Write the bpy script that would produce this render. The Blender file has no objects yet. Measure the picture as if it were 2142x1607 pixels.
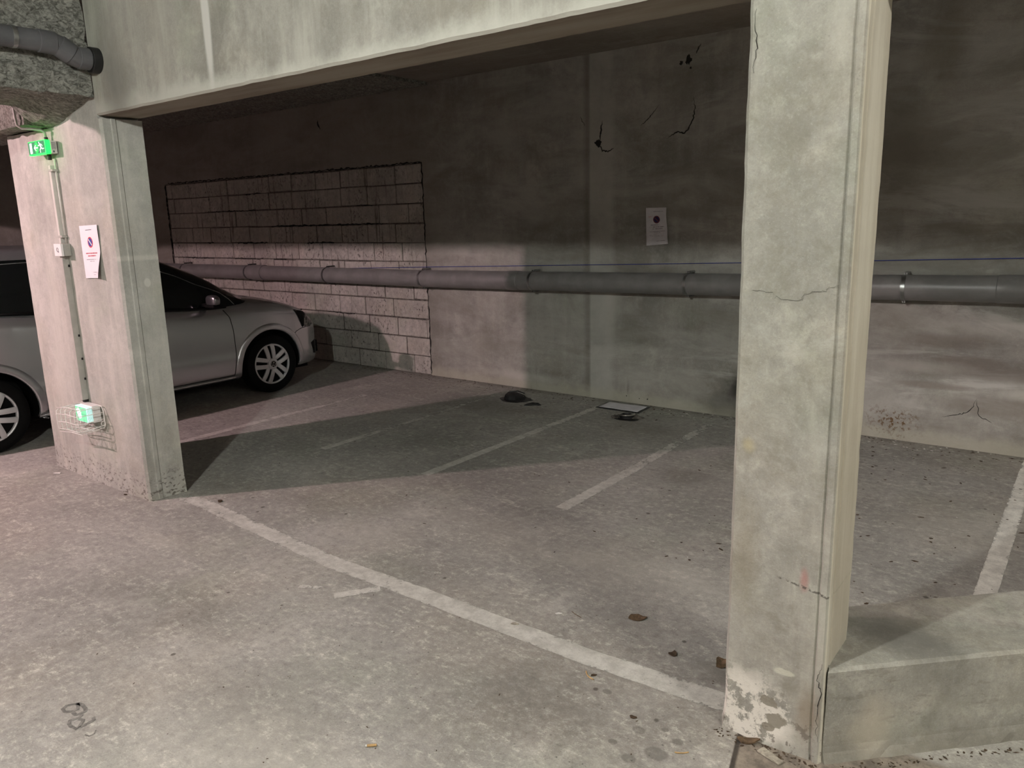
import bpy, bmesh, math, random
from mathutils import Vector, Matrix, noise

# ---------------------------------------------------------------- camera, world, lights, exposure
S = bpy.context.scene
COL = S.collection
S.view_settings.view_transform = 'Standard'
S.view_settings.look = 'None'
S.view_settings.gamma = 1.0
S.view_settings.exposure = 0.95
S.view_settings.use_curve_mapping = False
S.cycles.use_denoising = True
S.cycles.max_bounces = 5
S.cycles.use_adaptive_sampling = True
S.cycles.adaptive_threshold = 0.06
S.cycles.adaptive_min_samples = 12
S.cycles.diffuse_bounces = 3
S.cycles.sample_clamp_indirect = 4.0
S.cycles.caustics_reflective = False
S.cycles.caustics_refractive = False

YAW, PITCH, ROLL, FPX = math.radians(37.76449683), math.radians(12.13587274), math.radians(1.43134577), 1612.283
def camera():
    cy, sy, cp, sp = math.cos(YAW), math.sin(YAW), math.cos(PITCH), math.sin(PITCH)
    f = Vector((-sy * cp, cy * cp, -sp)); r = Vector((cy, sy, 0)); d = f.cross(r)
    r2 = r * math.cos(ROLL) + d * math.sin(ROLL); d2 = -r * math.sin(ROLL) + d * math.cos(ROLL)
    m = Matrix((r2, -d2, -f)).transposed().to_4x4(); m.translation = Vector((0, 0, 1.65))
    cd = bpy.data.cameras.new('camera'); co = bpy.data.objects.new('camera', cd); COL.objects.link(co)
    cd.sensor_width = 36; cd.sensor_fit = 'HORIZONTAL'; cd.lens = FPX / 2142 * 36
    cd.clip_start = 0.02
    co.matrix_world = m; S.camera = co
camera()
W = bpy.data.worlds.new('world'); S.world = W; W.use_nodes = True
W.node_tree.nodes['Background'].inputs[0].default_value = (0.9, 0.95, 1.0, 1)
W.node_tree.nodes['Background'].inputs[1].default_value = 0.002
# three ceiling bulkhead lamps in a row in the aisle: (x, y, z, radius, colour, emission strength)
LAMPS = [(-7.05, -0.85, 2.93, 0.050, (1.0, 0.69, 0.735), 3600),
         (-1.72, -0.60, 2.92, 0.062, (0.975, 1.0, 0.945), 1180)]
# two tube battens out of frame right, second added to brighten the upper wall: (x, y, z, length, colour, emission strength)
BATTENS = [(2.10, 0.85, 2.88, 1.2, (1.0, 0.965, 0.89), 400), (3.0, 4.1, 2.90, 1.2, (1.0, 0.98, 0.93), 120)]

# ---------------------------------------------------------------- helpers
def link(o): COL.objects.link(o); return o
def tag(o, label=None, cat=None, group=None, kind=None):
    if label: o['label'] = label
    if cat: o['category'] = cat
    if group: o['group'] = group
    if kind: o['kind'] = kind
    return o
def thing(name, loc, label, cat, group=None):
    o = bpy.data.objects.new(name, None); link(o); o.location = loc; o.empty_display_size = 0.05
    return tag(o, label, cat, group)
def root_loc(p):
    v = Vector((0, 0, 0))
    while p is not None: v += p.location; p = p.parent
    return v
def mk(name, bm, mat, parent=None, smooth=False, angle=None):
    """one mesh object; vertices are given in world metres and shifted to the parent's origin"""
    off = root_loc(parent)
    if off.length: bmesh.ops.translate(bm, verts=bm.verts, vec=-off)
    me = bpy.data.meshes.new(name); bm.to_mesh(me); bm.free()
    for m in (mat if isinstance(mat, (list, tuple)) else [mat]): me.materials.append(m)
    if smooth:
        for p in me.polygons: p.use_smooth = True
        if angle:
            me.set_sharp_from_angle(angle=math.radians(angle))
    o = bpy.data.objects.new(name, me); link(o); o.parent = parent
    return o
def box(bm, x0, x1, y0, y1, z0, z1, bev=0.0, seg=2, rot=None):
    r = bmesh.ops.create_cube(bm, size=1.0); vs = r['verts']
    for v in vs:
        v.co = Vector(((x0 + x1) / 2 + v.co.x * (x1 - x0), (y0 + y1) / 2 + v.co.y * (y1 - y0), (z0 + z1) / 2 + v.co.z * (z1 - z0)))
    if bev > 0:
        es = list({e for v in vs for e in v.link_edges})
        g = bmesh.ops.bevel(bm, geom=es, offset=bev, segments=seg, affect='EDGES', profile=0.5)
        vs = list({v for f in g['faces'] for v in f.verts} | {v for v in vs if v.is_valid})
    if rot: bmesh.ops.rotate(bm, verts=[v for v in vs if v.is_valid], cent=rot[0], matrix=Matrix.Rotation(rot[1], 3, rot[2]))
    return vs
def new_box(*a, **k):
    bm = bmesh.new(); box(bm, *a, **k); return bm
def tube(bm, pts, r, n=12, cap=True, radii=None):
    pts = [Vector(p) for p in pts]; rings = []
    up = None
    for i, p in enumerate(pts):
        t = (pts[min(i + 1, len(pts) - 1)] - pts[max(i - 1, 0)]).normalized()
        if up is None:
            up = Vector((0, 0, 1)) if abs(t.z) < 0.9 else Vector((1, 0, 0))
        a = t.cross(up).normalized(); up2 = a.cross(t).normalized(); up = up2
        rr = radii[i] if radii else r
        rings.append([bm.verts.new(p + (a * math.cos(2 * math.pi * k / n) + up2 * math.sin(2 * math.pi * k / n)) * rr) for k in range(n)])
    for i in range(len(rings) - 1):
        for k in range(n):
            bm.faces.new((rings[i][k], rings[i][(k + 1) % n], rings[i + 1][(k + 1) % n], rings[i + 1][k]))
    if cap:
        bm.faces.new(rings[0][::-1]); bm.faces.new(rings[-1])
    return rings
def closed_tube(bm, pts, r, n=8):
    pts = [Vector(p) for p in pts]; N = len(pts); rings = []
    c = sum(pts, Vector()) / N
    nrm = (pts[1] - pts[0]).cross(pts[N // 3] - pts[0]).normalized()
    for i, p in enumerate(pts):
        t = (pts[(i + 1) % N] - pts[i - 1]).normalized(); a = t.cross(nrm).normalized()
        rings.append([bm.verts.new(p + (a * math.cos(2 * math.pi * k / n) + nrm * math.sin(2 * math.pi * k / n)) * r) for k in range(n)])
    for i in range(N):
        for k in range(n):
            bm.faces.new((rings[i][k], rings[i][(k + 1) % n], rings[(i + 1) % N][(k + 1) % n], rings[(i + 1) % N][k]))
def lathe(bm, prof, center, axis='X', n=48, cap=True):
    """prof: list of (along-axis, radius)"""
    c = Vector(center); rings = []
    for a, r in prof:
        ring = []
        for k in range(n):
            t = 2 * math.pi * k / n
            if axis == 'X': v = Vector((a, r * math.cos(t), r * math.sin(t)))
            elif axis == 'Y': v = Vector((r * math.cos(t), a, r * math.sin(t)))
            else: v = Vector((r * math.cos(t), r * math.sin(t), a))
            ring.append(bm.verts.new(c + v))
        rings.append(ring)
    for i in range(len(rings) - 1):
        for k in range(n):
            bm.faces.new((rings[i][k], rings[i][(k + 1) % n], rings[i + 1][(k + 1) % n], rings[i + 1][k]))
    if cap: bm.faces.new(rings[0][::-1]); bm.faces.new(rings[-1])
    bmesh.ops.recalc_face_normals(bm, faces=bm.faces)
def prism(bm, poly, z0, z1):
    """extrude an xy polygon"""
    a = [bm.verts.new((x, y, z0)) for x, y in poly]; b = [bm.verts.new((x, y, z1)) for x, y in poly]
    n = len(poly)
    for i in range(n): bm.faces.new((a[i], a[(i + 1) % n], b[(i + 1) % n], b[i]))
    bm.faces.new(a[::-1]); bm.faces.new(b)
    bmesh.ops.recalc_face_normals(bm, faces=bm.faces)
def grid_box(x0, x1, y0, y1, z0, z1, st, disp):
    """box of small quads whose surface is pushed about by disp(point, normal) -> Vector"""
    bm = bmesh.new(); cache = {}
    nx, ny, nz = [max(1, round(abs(b - a) / s)) for a, b, s in ((x0, x1, st[0]), (y0, y1, st[1]), (z0, z1, st[2]))]
    def V(i, j, k):
        key = (i, j, k)
        if key not in cache:
            p = Vector((x0 + (x1 - x0) * i / nx, y0 + (y1 - y0) * j / ny, z0 + (z1 - z0) * k / nz))
            n = Vector(((i == nx) - (i == 0), (j == ny) - (j == 0), (k == nz) - (k == 0)))
            if n.length: n.normalize()
            cache[key] = bm.verts.new(p + disp(p, n))
        return cache[key]
    for i in range(nx):
        for j in range(ny):
            bm.faces.new((V(i, j, 0), V(i, j + 1, 0), V(i + 1, j + 1, 0), V(i + 1, j, 0)))
            bm.faces.new((V(i, j, nz), V(i + 1, j, nz), V(i + 1, j + 1, nz), V(i, j + 1, nz)))
    for i in range(nx):
        for k in range(nz):
            bm.faces.new((V(i, 0, k), V(i + 1, 0, k), V(i + 1, 0, k + 1), V(i, 0, k + 1)))
            bm.faces.new((V(i, ny, k), V(i, ny, k + 1), V(i + 1, ny, k + 1), V(i + 1, ny, k)))
    for j in range(ny):
        for k in range(nz):
            bm.faces.new((V(0, j, k), V(0, j, k + 1), V(0, j + 1, k + 1), V(0, j + 1, k)))
            bm.faces.new((V(nx, j, k), V(nx, j + 1, k), V(nx, j + 1, k + 1), V(nx, j, k + 1)))
    return bm
def fbm(p, sc, o=4): return noise.fractal(Vector(p) * sc, 0.8, 2.0, o)

# ---------------------------------------------------------------- materials
class NT:
    def __init__(s, name):
        s.m = bpy.data.materials.new(name); s.m.use_nodes = True; s.t = s.m.node_tree
        s.b = s.t.nodes['Principled BSDF']; s.out = s.t.nodes['Material Output']
        s.pos = s.t.nodes.new('ShaderNodeNewGeometry').outputs['Position']
        sp = s.t.nodes.new('ShaderNodeSeparateXYZ'); s.t.links.new(s.pos, sp.inputs[0]); s.x, s.y, s.z = sp.outputs
    def put(s, inp, v):
        if isinstance(v, (int, float)): inp.default_value = v
        elif isinstance(v, tuple): inp.default_value = v if len(v) == len(inp.default_value) else tuple(v) + (1,)
        else: s.t.links.new(v, inp)
    def math(s, op, a, b=0.0, c=0.0, clamp=False):
        n = s.t.nodes.new('ShaderNodeMath'); n.operation = op; n.use_clamp = clamp
        s.put(n.inputs[0], a); s.put(n.inputs[1], b); s.put(n.inputs[2], c); return n.outputs[0]
    def mapr(s, v, a, b, c=0.0, d=1.0, smooth=True):
        n = s.t.nodes.new('ShaderNodeMapRange'); n.interpolation_type = 'SMOOTHSTEP' if smooth else 'LINEAR'
        s.put(n.inputs[0], v); s.put(n.inputs[1], a); s.put(n.inputs[2], b); s.put(n.inputs[3], c); s.put(n.inputs[4], d); return n.outputs[0]
    def vec(s, sx, sy, sz, ox=0, oy=0, oz=0):
        n = s.t.nodes.new('ShaderNodeMapping'); s.t.links.new(s.pos, n.inputs[0])
        n.inputs['Scale'].default_value = (sx, sy, sz); n.inputs['Location'].default_value = (ox, oy, oz); return n.outputs[0]
    def noise(s, scale, det=6, rough=0.6, v=None, dist=0.0):
        key = (scale, det, rough, dist)
        if v is None:                      # identical textures are shared
            if not hasattr(s, 'cache'): s.cache = {}
            if key in s.cache: return s.cache[key]
            s.cache[key] = s._noise(scale, det, rough, v, dist); return s.cache[key]
        return s._noise(scale, det, rough, v, dist)
    def _noise(s, scale, det, rough, v, dist):
        n = s.t.nodes.new('ShaderNodeTexNoise'); s.put(n.inputs['Vector'], v if v is not None else s.pos)
        n.inputs['Scale'].default_value = scale; n.inputs['Detail'].default_value = det
        n.inputs['Roughness'].default_value = rough; n.inputs['Distortion'].default_value = dist; return n.outputs[0]
    def vor(s, scale, v=None, feature='F1'):
        n = s.t.nodes.new('ShaderNodeTexVoronoi'); n.feature = feature; s.put(n.inputs['Vector'], v if v is not None else s.pos)
        n.inputs['Scale'].default_value = scale; return n.outputs[0]
    def mix(s, f, a, b, mode='MIX'):
        n = s.t.nodes.new('ShaderNodeMix'); n.data_type = 'RGBA'; n.blend_type = mode; n.clamp_factor = True
        s.put(n.inputs[0], f); s.put(n.inputs[6], a); s.put(n.inputs[7], b); return n.outputs[2]
    def blob(s, c, r, soft=0.6, nz=0.35, nscale=6):
        """1 inside a ragged ellipsoid round c with radii r"""
        acc = None
        for ax, cc, rr in zip((s.x, s.y, s.z), c, r):
            if rr is None: continue
            d = s.math('MULTIPLY', s.math('SUBTRACT', ax, cc), 1.0 / rr); d = s.math('MULTIPLY', d, d)
            acc = d if acc is None else s.math('ADD', acc, d)
        d = s.math('SQRT', acc)
        if nz: d = s.math('ADD', d, s.math('MULTIPLY', s.math('SUBTRACT', s.noise(nscale, 5, .65), 0.5), nz * 3))
        return s.mapr(d, 1.0, 1.0 - soft)
    def bump(s, h, strength=0.4, dist=0.01):
        n = s.t.nodes.new('ShaderNodeBump'); n.inputs['Strength'].default_value = strength; n.inputs['Distance'].default_value = dist
        s.put(n.inputs['Height'], h); s.t.links.new(n.outputs[0], s.b.inputs['Normal'])
    def done(s, col, rough=0.85, metal=0.0, spec=None):
        s.put(s.b.inputs['Base Color'], col); s.put(s.b.inputs['Roughness'], rough); s.put(s.b.inputs['Metallic'], metal)
        if spec is not None: s.b.inputs['Specular IOR Level'].default_value = spec
        return s.m
def g(v, t=(1, 1, 1)): return (v * t[0], v * t[1], v * t[2], 1)
def plain(name, col, rough=0.5, metal=0.0, var=0.12, scale=20, coat=0.0, spec=None):
    n = NT(name); c = tuple(col) + (1,)
    d = tuple(x * (1 - var * 1.6) for x in col) + (1,)
    m = n.done(n.mix(n.mapr(n.noise(scale, 4, .6), .35, .7), d, c), rough, metal, spec)
    if coat: n.b.inputs['Coat Weight'].default_value = coat; n.b.inputs['Coat Roughness'].default_value = 0.05
    return m
def emit(name, col, st, base=(0.8, 0.8, 0.8)):
    n = NT(name); n.done(base + (1,), 0.4)
    n.b.inputs['Emission Color'].default_value = tuple(col) + (1,); n.b.inputs['Emission Strength'].default_value = st
    return n.m

def concrete(name, base=(0.36, 0.35, 0.315), dark=0.62, light=1.25, cloud=0.9, streak=(1, 1, 1), streak_amt=0.5, pit=0.5, extra=None, bump=0.35, fine=0.5, rough=0.85):
    n = NT(name)
    B = base + (1,); D = tuple(c * dark for c in base) + (1,); L = tuple(min(1, c * light) for c in base) + (1,)
    c1 = n.noise(cloud, 7, .62, dist=0.4)
    col = n.mix(n.mapr(c1, .34, .66), D, B)
    c2 = n.noise(cloud * 2.7, 8, .68, v=n.vec(1, 1, 1, 7, 3, 5), dist=0.3)
    col = n.mix(n.mapr(c2, .5, .74, 0, .85), col, L)
    if streak_amt:
        s1 = n.noise(6, 6, .65, v=n.vec(*streak, 3, 9, 1))
        col = n.mix(n.mapr(s1, .48, .75, 0, streak_amt), col, tuple(c * light * 1.02 for c in base) + (1,))
        s2 = n.noise(9, 5, .6, v=n.vec(*streak, 13, 2, 4))
        col = n.mix(n.mapr(s2, .54, .8, 0, streak_amt), col, tuple(c * dark * .9 for c in base) + (1,))
    # brownish / greenish tints
    col = n.mix(n.mapr(n.noise(cloud * 1.3, 4, .6, v=n.vec(1, 1, 1, 21, 8, 2)), .45, .7, 0, .45), col, (1.0, .93, .84, 1), 'MULTIPLY')
    col = n.mix(n.mapr(n.noise(cloud * 1.7, 4, .6, v=n.vec(1, 1, 1, 1, 28, 12)), .5, .7, 0, .5), col, (.9, .97, .88, 1), 'MULTIPLY')
    md = n.noise(19, 8, .80, v=n.vec(1, 1, 1, 2, 17, 6))
    col = n.mix(n.mapr(md, .50, .64, 0, .62 * fine), col, tuple(min(1, c * 1.35) for c in base) + (1,))
    col = n.mix(n.mapr(md, .50, .37, 0, .75 * fine), col, tuple(c * .6 for c in base) + (1,))
    f1 = n.noise(55, 8, .75)
    col = n.mix(n.mapr(f1, .35, .65, 0, fine), col, tuple(c * 1.12 for c in base) + (1,), 'SOFT_LIGHT')
    f2 = n.noise(170, 4, .7)
    col = n.mix(n.mapr(f2, .55, .70, 0, fine * .75), col, tuple(c * .40 for c in base) + (1,))
    col = n.mix(n.mapr(f2, .44, .32, 0, fine * .6), col, tuple(min(1, c * 1.5) for c in base) + (1,))
    hgt = n.math('ADD', n.math('MULTIPLY', f1, .7), n.math('MULTIPLY', f2, .3))
    if pit:
        pm = n.mapr(n.noise(3.2, 5, .7, v=n.vec(1, 1, 1, 5, 5, 9)), .45, .68)
        pv = n.math('ADD', n.vor(42, v=n.vec(1, 1, 1, .3, .7, .2)), n.math('MULTIPLY', n.noise(25, 4), .12))
        p = n.math('MULTIPLY', n.mapr(pv, .17, .11), pm)
        col = n.mix(n.math('MULTIPLY', p, pit), col, tuple(c * .30 for c in base) + (1,))
        hgt = n.math('SUBTRACT', hgt, n.math('MULTIPLY', p, .8))
    if extra: col, hgt = extra(n, col, hgt)
    n.bump(hgt, bump, 0.006)
    return n.done(col, rough, 0, .25)

def ex_floor(n, col, h):
    # long pale scuffs running in different directions, gravelly wear, dark drips
    a = n.noise(3.2, 9, .80, v=n.vec(1.0, 2.2, 1, 2, 2, 0), dist=.3)
    col = n.mix(n.mapr(a, .52, .76, 0, .6), col, (.56, .545, .48, 1))
    b = n.noise(1.1, 5, .6, v=n.vec(1, 1, 1, 31, 4, 0))
    col = n.mix(n.mapr(b, .46, .7, 0, .25), col, (.22, .215, .20, 1))
    near = n.mapr(n.y, 2.6, .7)
    grav = n.noise(24, 9, .85, v=n.vec(1, 1.3, 1, 3, 0, 0))
    col = n.mix(n.math('MULTIPLY', n.mapr(grav, .50, .62), n.mapr(a, .42, .62, .25, .95)), col, (.60, .585, .52, 1))
    col = n.mix(n.mapr(grav, .46, .36, 0, .55), col, (.15, .145, .13, 1))
    # small pop-outs
    pv = n.math('ADD', n.vor(28, v=n.vec(1, 1.0, 1, .4, .1, 0)), n.math('MULTIPLY', n.noise(18, 4), .16))
    pm = n.mapr(n.noise(1.6, 5, .7, v=n.vec(1, 1, 1, 15, 25, 0)), .42, .66)
    p = n.math('MULTIPLY', n.mapr(pv, .20, .13), pm)
    col = n.mix(n.math('MULTIPLY', p, .75), col, (.085, .08, .07, 1)); h = n.math('SUBTRACT', h, n.math('MULTIPLY', p, .9))
    pv2 = n.math('ADD', n.vor(5.0, v=n.vec(1, 1, 1, .9, .4, 0)), n.math('MULTIPLY', n.noise(9, 4), .10))
    col = n.mix(n.mapr(pv2, .115, .085, 0, .75), col, (.075, .065, .055, 1))
    # drips of dark liquid near the middle
    for cx, cy, r in ((-.96, 1.93, .035), (-1.02, 1.86, .022), (-1.06, 2.0, .02), (-.93, 2.02, .018), (-1.1, 1.9, .014), (-.99, 2.05, .012), (-1.0, 1.78, .02), (-1.25, 2.12, .016)):
        col = n.mix(n.math('MULTIPLY', n.blob((cx, cy, 0), (r * 1.3, r, None), .3, .14, 30), .55), col, (.13, .125, .11, 1))
    # dull darker patches
    for cx, cy, rx, ry, am in ((-2.2, 1.35, .5, .25, .2), (-1.45, 1.95, .45, .25, .3), (-3.2, 1.5, .6, .25, .15), (-.95, 2.45, .18, .12, .6), (-2.8, 5.3, .5, .4, .4), (-4.3, 5.2, .8, .4, .45), (-2.0, 4.4, .3, .25, .4)):
        col = n.mix(n.math('MULTIPLY', n.blob((cx, cy, 0), (rx, ry, None), .8, .3, 3), am), col, (.15, .14, .12, 1))
    # pale dusty patch round the aisle foreground
    for cx, cy, rx, ry, am in ((-1.75, 1.25, .7, .25, .22), (-2.0, 1.05, .7, .3, .22), (-1.2, 1.3, .5, .3, .3), (-3.0, 2.6, .5, .25, .25), (-1.6, 3.0, .8, .35, .3), (-2.5, 3.0, 1.0, .4, .22), (-3.9, 1.9, .3, .1, .3), (-.5, 4.4, .6, .5, .25)):
        col = n.mix(n.math('MULTIPLY', n.blob((cx, cy, 0), (rx, ry, None), .9, .4, 5), am), col, (.55, .53, .46, 1))
    # second pour, browner and dirty, beside the right pillar
    e1 = n.mapr(n.math('ADD', n.x, n.math('MULTIPLY', n.math('SUBTRACT', n.y, 2.144), .236)), -.789, -.783)
    e2 = n.mapr(n.y, 2.40, 2.36)
    e = n.math('MULTIPLY', e1, e2)
    col = n.mix(e, col, n.mix(n.mapr(n.noise(14, 7, .75), .35, .65), (.14, .12, .10, 1), (.30, .26, .21, 1)))
    ln = n.math('MULTIPLY', n.math('SUBTRACT', e1, n.mapr(n.math('ADD', n.x, n.math('MULTIPLY', n.math('SUBTRACT', n.y, 2.144), .236)), -.775, -.765)), e2)
    col = n.mix(n.math('MULTIPLY', ln, .8), col, (.03, .027, .024, 1))
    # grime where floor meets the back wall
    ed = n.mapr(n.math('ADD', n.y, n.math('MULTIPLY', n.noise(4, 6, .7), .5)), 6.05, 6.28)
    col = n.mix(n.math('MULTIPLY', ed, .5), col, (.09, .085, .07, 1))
    return col, h
def ex_wall(n, col, h):
    mp = n.t.nodes.new('ShaderNodeMapping'); n.t.links.new(n.pos, mp.inputs[0]); mp.inputs['Rotation'].default_value = (0, .6, 0); mp.inputs['Scale'].default_value = (.55, 1, 2.2)
    dg_ = n.noise(1.5, 8, .68, v=mp.outputs[0], dist=1.1); rt = n.mapr(n.x, -2.9, -2.0, .35, 1)
    col = n.mix(n.math('MULTIPLY', n.mapr(dg_, .50, .64, 0, .75), rt), col, (.50, .495, .46, 1))
    col = n.mix(n.math('MULTIPLY', n.mapr(dg_, .47, .36, 0, .6), rt), col, (.22, .205, .17, 1))
    # horizontal lift clouds, damp bottom, form seams
    a = n.noise(1.6, 7, .66, v=n.vec(.55, 1, 1.5, 4, 0, 3), dist=.8)
    col = n.mix(n.mapr(a, .42, .66, 0, .6), col, (.43, .425, .385, 1))
    a2 = n.noise(2.0, 6, .62, v=n.vec(.45, 1, 1.1, 9, 0, 13), dist=1.0)
    col = n.mix(n.mapr(a2, .48, .68, 0, .5), col, (.21, .195, .165, 1))
    # pale band up the wall between two form panels
    pb = n.math('MULTIPLY', n.mapr(n.x, -3.735, -3.70), n.mapr(n.x, -3.43, -3.52))
    col = n.mix(n.math('MULTIPLY', pb, n.mapr(n.noise(3, 4), .3, .6, .25, .6)), col, (.50, .50, .46, 1))
    pd = n.math('MULTIPLY', n.mapr(n.x, -3.80, -3.735), n.mapr(n.x, -3.70, -3.72))
    col = n.mix(n.math('MULTIPLY', pd, .35), col, (.10, .09, .07, 1))
    # darker old render, left part behind the car and above the blocks
    lf = n.mapr(n.x, -5.3, -5.9)
    col = n.mix(n.math('MULTIPLY', lf, .5), col, (.20, .18, .15, 1))
    # drips at the foot
    dv = n.noise(22, 4, .6, v=n.vec(1, 1, .05))
    dm = n.math('MULTIPLY', n.mapr(dv, .63, .69), n.mapr(n.z, .26, .06))
    dm = n.math('MULTIPLY', dm, n.math('MULTIPLY', n.mapr(n.x, -5.0, -4.6), n.mapr(n.x, -3.0, -3.6)))
    col = n.mix(n.math('MULTIPLY', dm, .85), col, (.05, .045, .035, 1))
    # pale band and crust along the foot
    ft = n.mapr(n.math('ADD', n.z, n.math('MULTIPLY', n.noise(7, 6, .7), .16)), .22, .12)
    col = n.mix(n.math('MULTIPLY', ft, .55), col, (.46, .45, .36, 1))
    # soot, rust, mould
    col = n.mix(n.blob((-2.28, 0, .24), (.20, None, .20), .95, .28, 9), col, (.018, .018, .016, 1))
    col = n.mix(n.math('MULTIPLY', n.blob((-2.32, 0, .12), (.5, None, .3), .95, .3, 6), .6), col, (.07, .068, .06, 1))
    spt = n.mapr(n.noise(38, 5, .7), .52, .6)
    col = n.mix(n.math('MULTIPLY', spt, n.blob((-1.13, 0, .13), (.26, None, .16), .9, .3, 7)), col, (.13, .075, .03, 1))
    # brown run from above right of the pillar
    col = n.mix(n.math('MULTIPLY', n.blob((-1.0, 0, 2.72), (.22, None, .45), .8, .25, 4), .5), col, (.17, .145, .10, 1))
    col = n.mix(n.math('MULTIPLY', n.blob((-1.25, 0, 1.95), (.45, None, .5), .9, .25, 2), .55), col, (.13, .11, .075, 1))
    for cx, cz, rx, rz in ((-.85, .75, .35, .07), (-.55, .55, .4, .08), (-.9, .43, .3, .035), (-.45, .32, .5, .1), (-.7, .62, .3, .05)):
        col = n.mix(n.math('MULTIPLY', n.blob((cx, 0, cz), (rx, None, rz), .6, .25, 5), .6), col, (.22, .195, .17, 1))
    for cx, cz, rx, rz in ((-.6, .86, .5, .13), (-1.0, .56, .5, .07), (-.3, .42, .3, .06), (-4.5, .12, .9, .07), (-3.5, .85, .15, .5), (-5.2, 1.35, .15, .12)):
        col = n.mix(n.math('MULTIPLY', n.blob((cx, 0, cz), (rx, None, rz), .9, .3, 4), .55), col, (.52, .51, .46, 1))
    return col, h
def ex_beam(n, col, h):
    # lime bloom along the lower edge, pale run, vertical brush marks
    v = n.noise(7, 6, .65, v=n.vec(1, 1, .10))
    col = n.mix(n.mapr(v, .47, .68, 0, .7), col, (.42, .41, .36, 1))
    col = n.mix(n.mapr(n.noise(2.3, 6, .62, v=n.vec(1, 1, .3, 4, 0, 0)), .5, .66, 0, .5), col, (.25, .23, .19, 1))
    e = n.mapr(n.math('ADD', n.z, n.math('MULTIPLY', n.noise(3, 6, .7), .22)), 2.47, 2.38)
    col = n.mix(n.math('MULTIPLY', e, .9), col, (.47, .465, .41, 1))
    col = n.mix(n.blob((-3.41, 0, 2.6), (.04, None, .42), .5, .05, 9), col, (.52, .51, .47, 1))
    col = n.mix(n.math('MULTIPLY', n.blob((-4.3, 0, 2.4), (.22, None, .5), .9, .25, 6), .75), col, (.19, .185, .165, 1))  # left end darkened: shade of the sprayed beam painted in
    # underside is darker, browner board-marked concrete
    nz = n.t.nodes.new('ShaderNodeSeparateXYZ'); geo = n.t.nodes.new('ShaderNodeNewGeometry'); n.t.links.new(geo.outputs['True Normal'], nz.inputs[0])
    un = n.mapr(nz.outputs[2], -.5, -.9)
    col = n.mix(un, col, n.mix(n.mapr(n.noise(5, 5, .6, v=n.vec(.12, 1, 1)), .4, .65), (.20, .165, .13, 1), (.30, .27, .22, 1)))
    return col, h
def ex_pillar_l(n, col, h):
    v = n.noise(8, 6, .65, v=n.vec(1, 1, .12))
    col = n.mix(n.mapr(v, .46, .68, 0, .5), col, (.56, .55, .49, 1))
    pz = n.mapr(n.math('ADD', n.z, n.math('MULTIPLY', n.noise(6, 5), .2)), .34, .16)
    pt = n.mapr(n.noise(32, 7, .72, v=n.vec(1, 1, 1.6)), .46, .40)
    m = n.math('MULTIPLY', pz, pt)
    col = n.mix(n.math('MULTIPLY', m, .8), col, (.10, .085, .07, 1)); h = n.math('SUBTRACT', h, m)
    # pale joint on the end face
    jb = n.math('MULTIPLY', n.mapr(n.z, 1.455, 1.47), n.mapr(n.z, 1.50, 1.48))
    col = n.mix(n.math('MULTIPLY', jb, n.math('MULTIPLY', n.mapr(n.x, -4.56, -4.54), .45)), col, (.62, .61, .55, 1))
    col = n.mix(n.math('MULTIPLY', n.blob((-4.52, 2.33, 1.33), (.1, .022, .03), .3, .02, 20), .6), col, (.62, .62, .56, 1))
    return col, h
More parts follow.
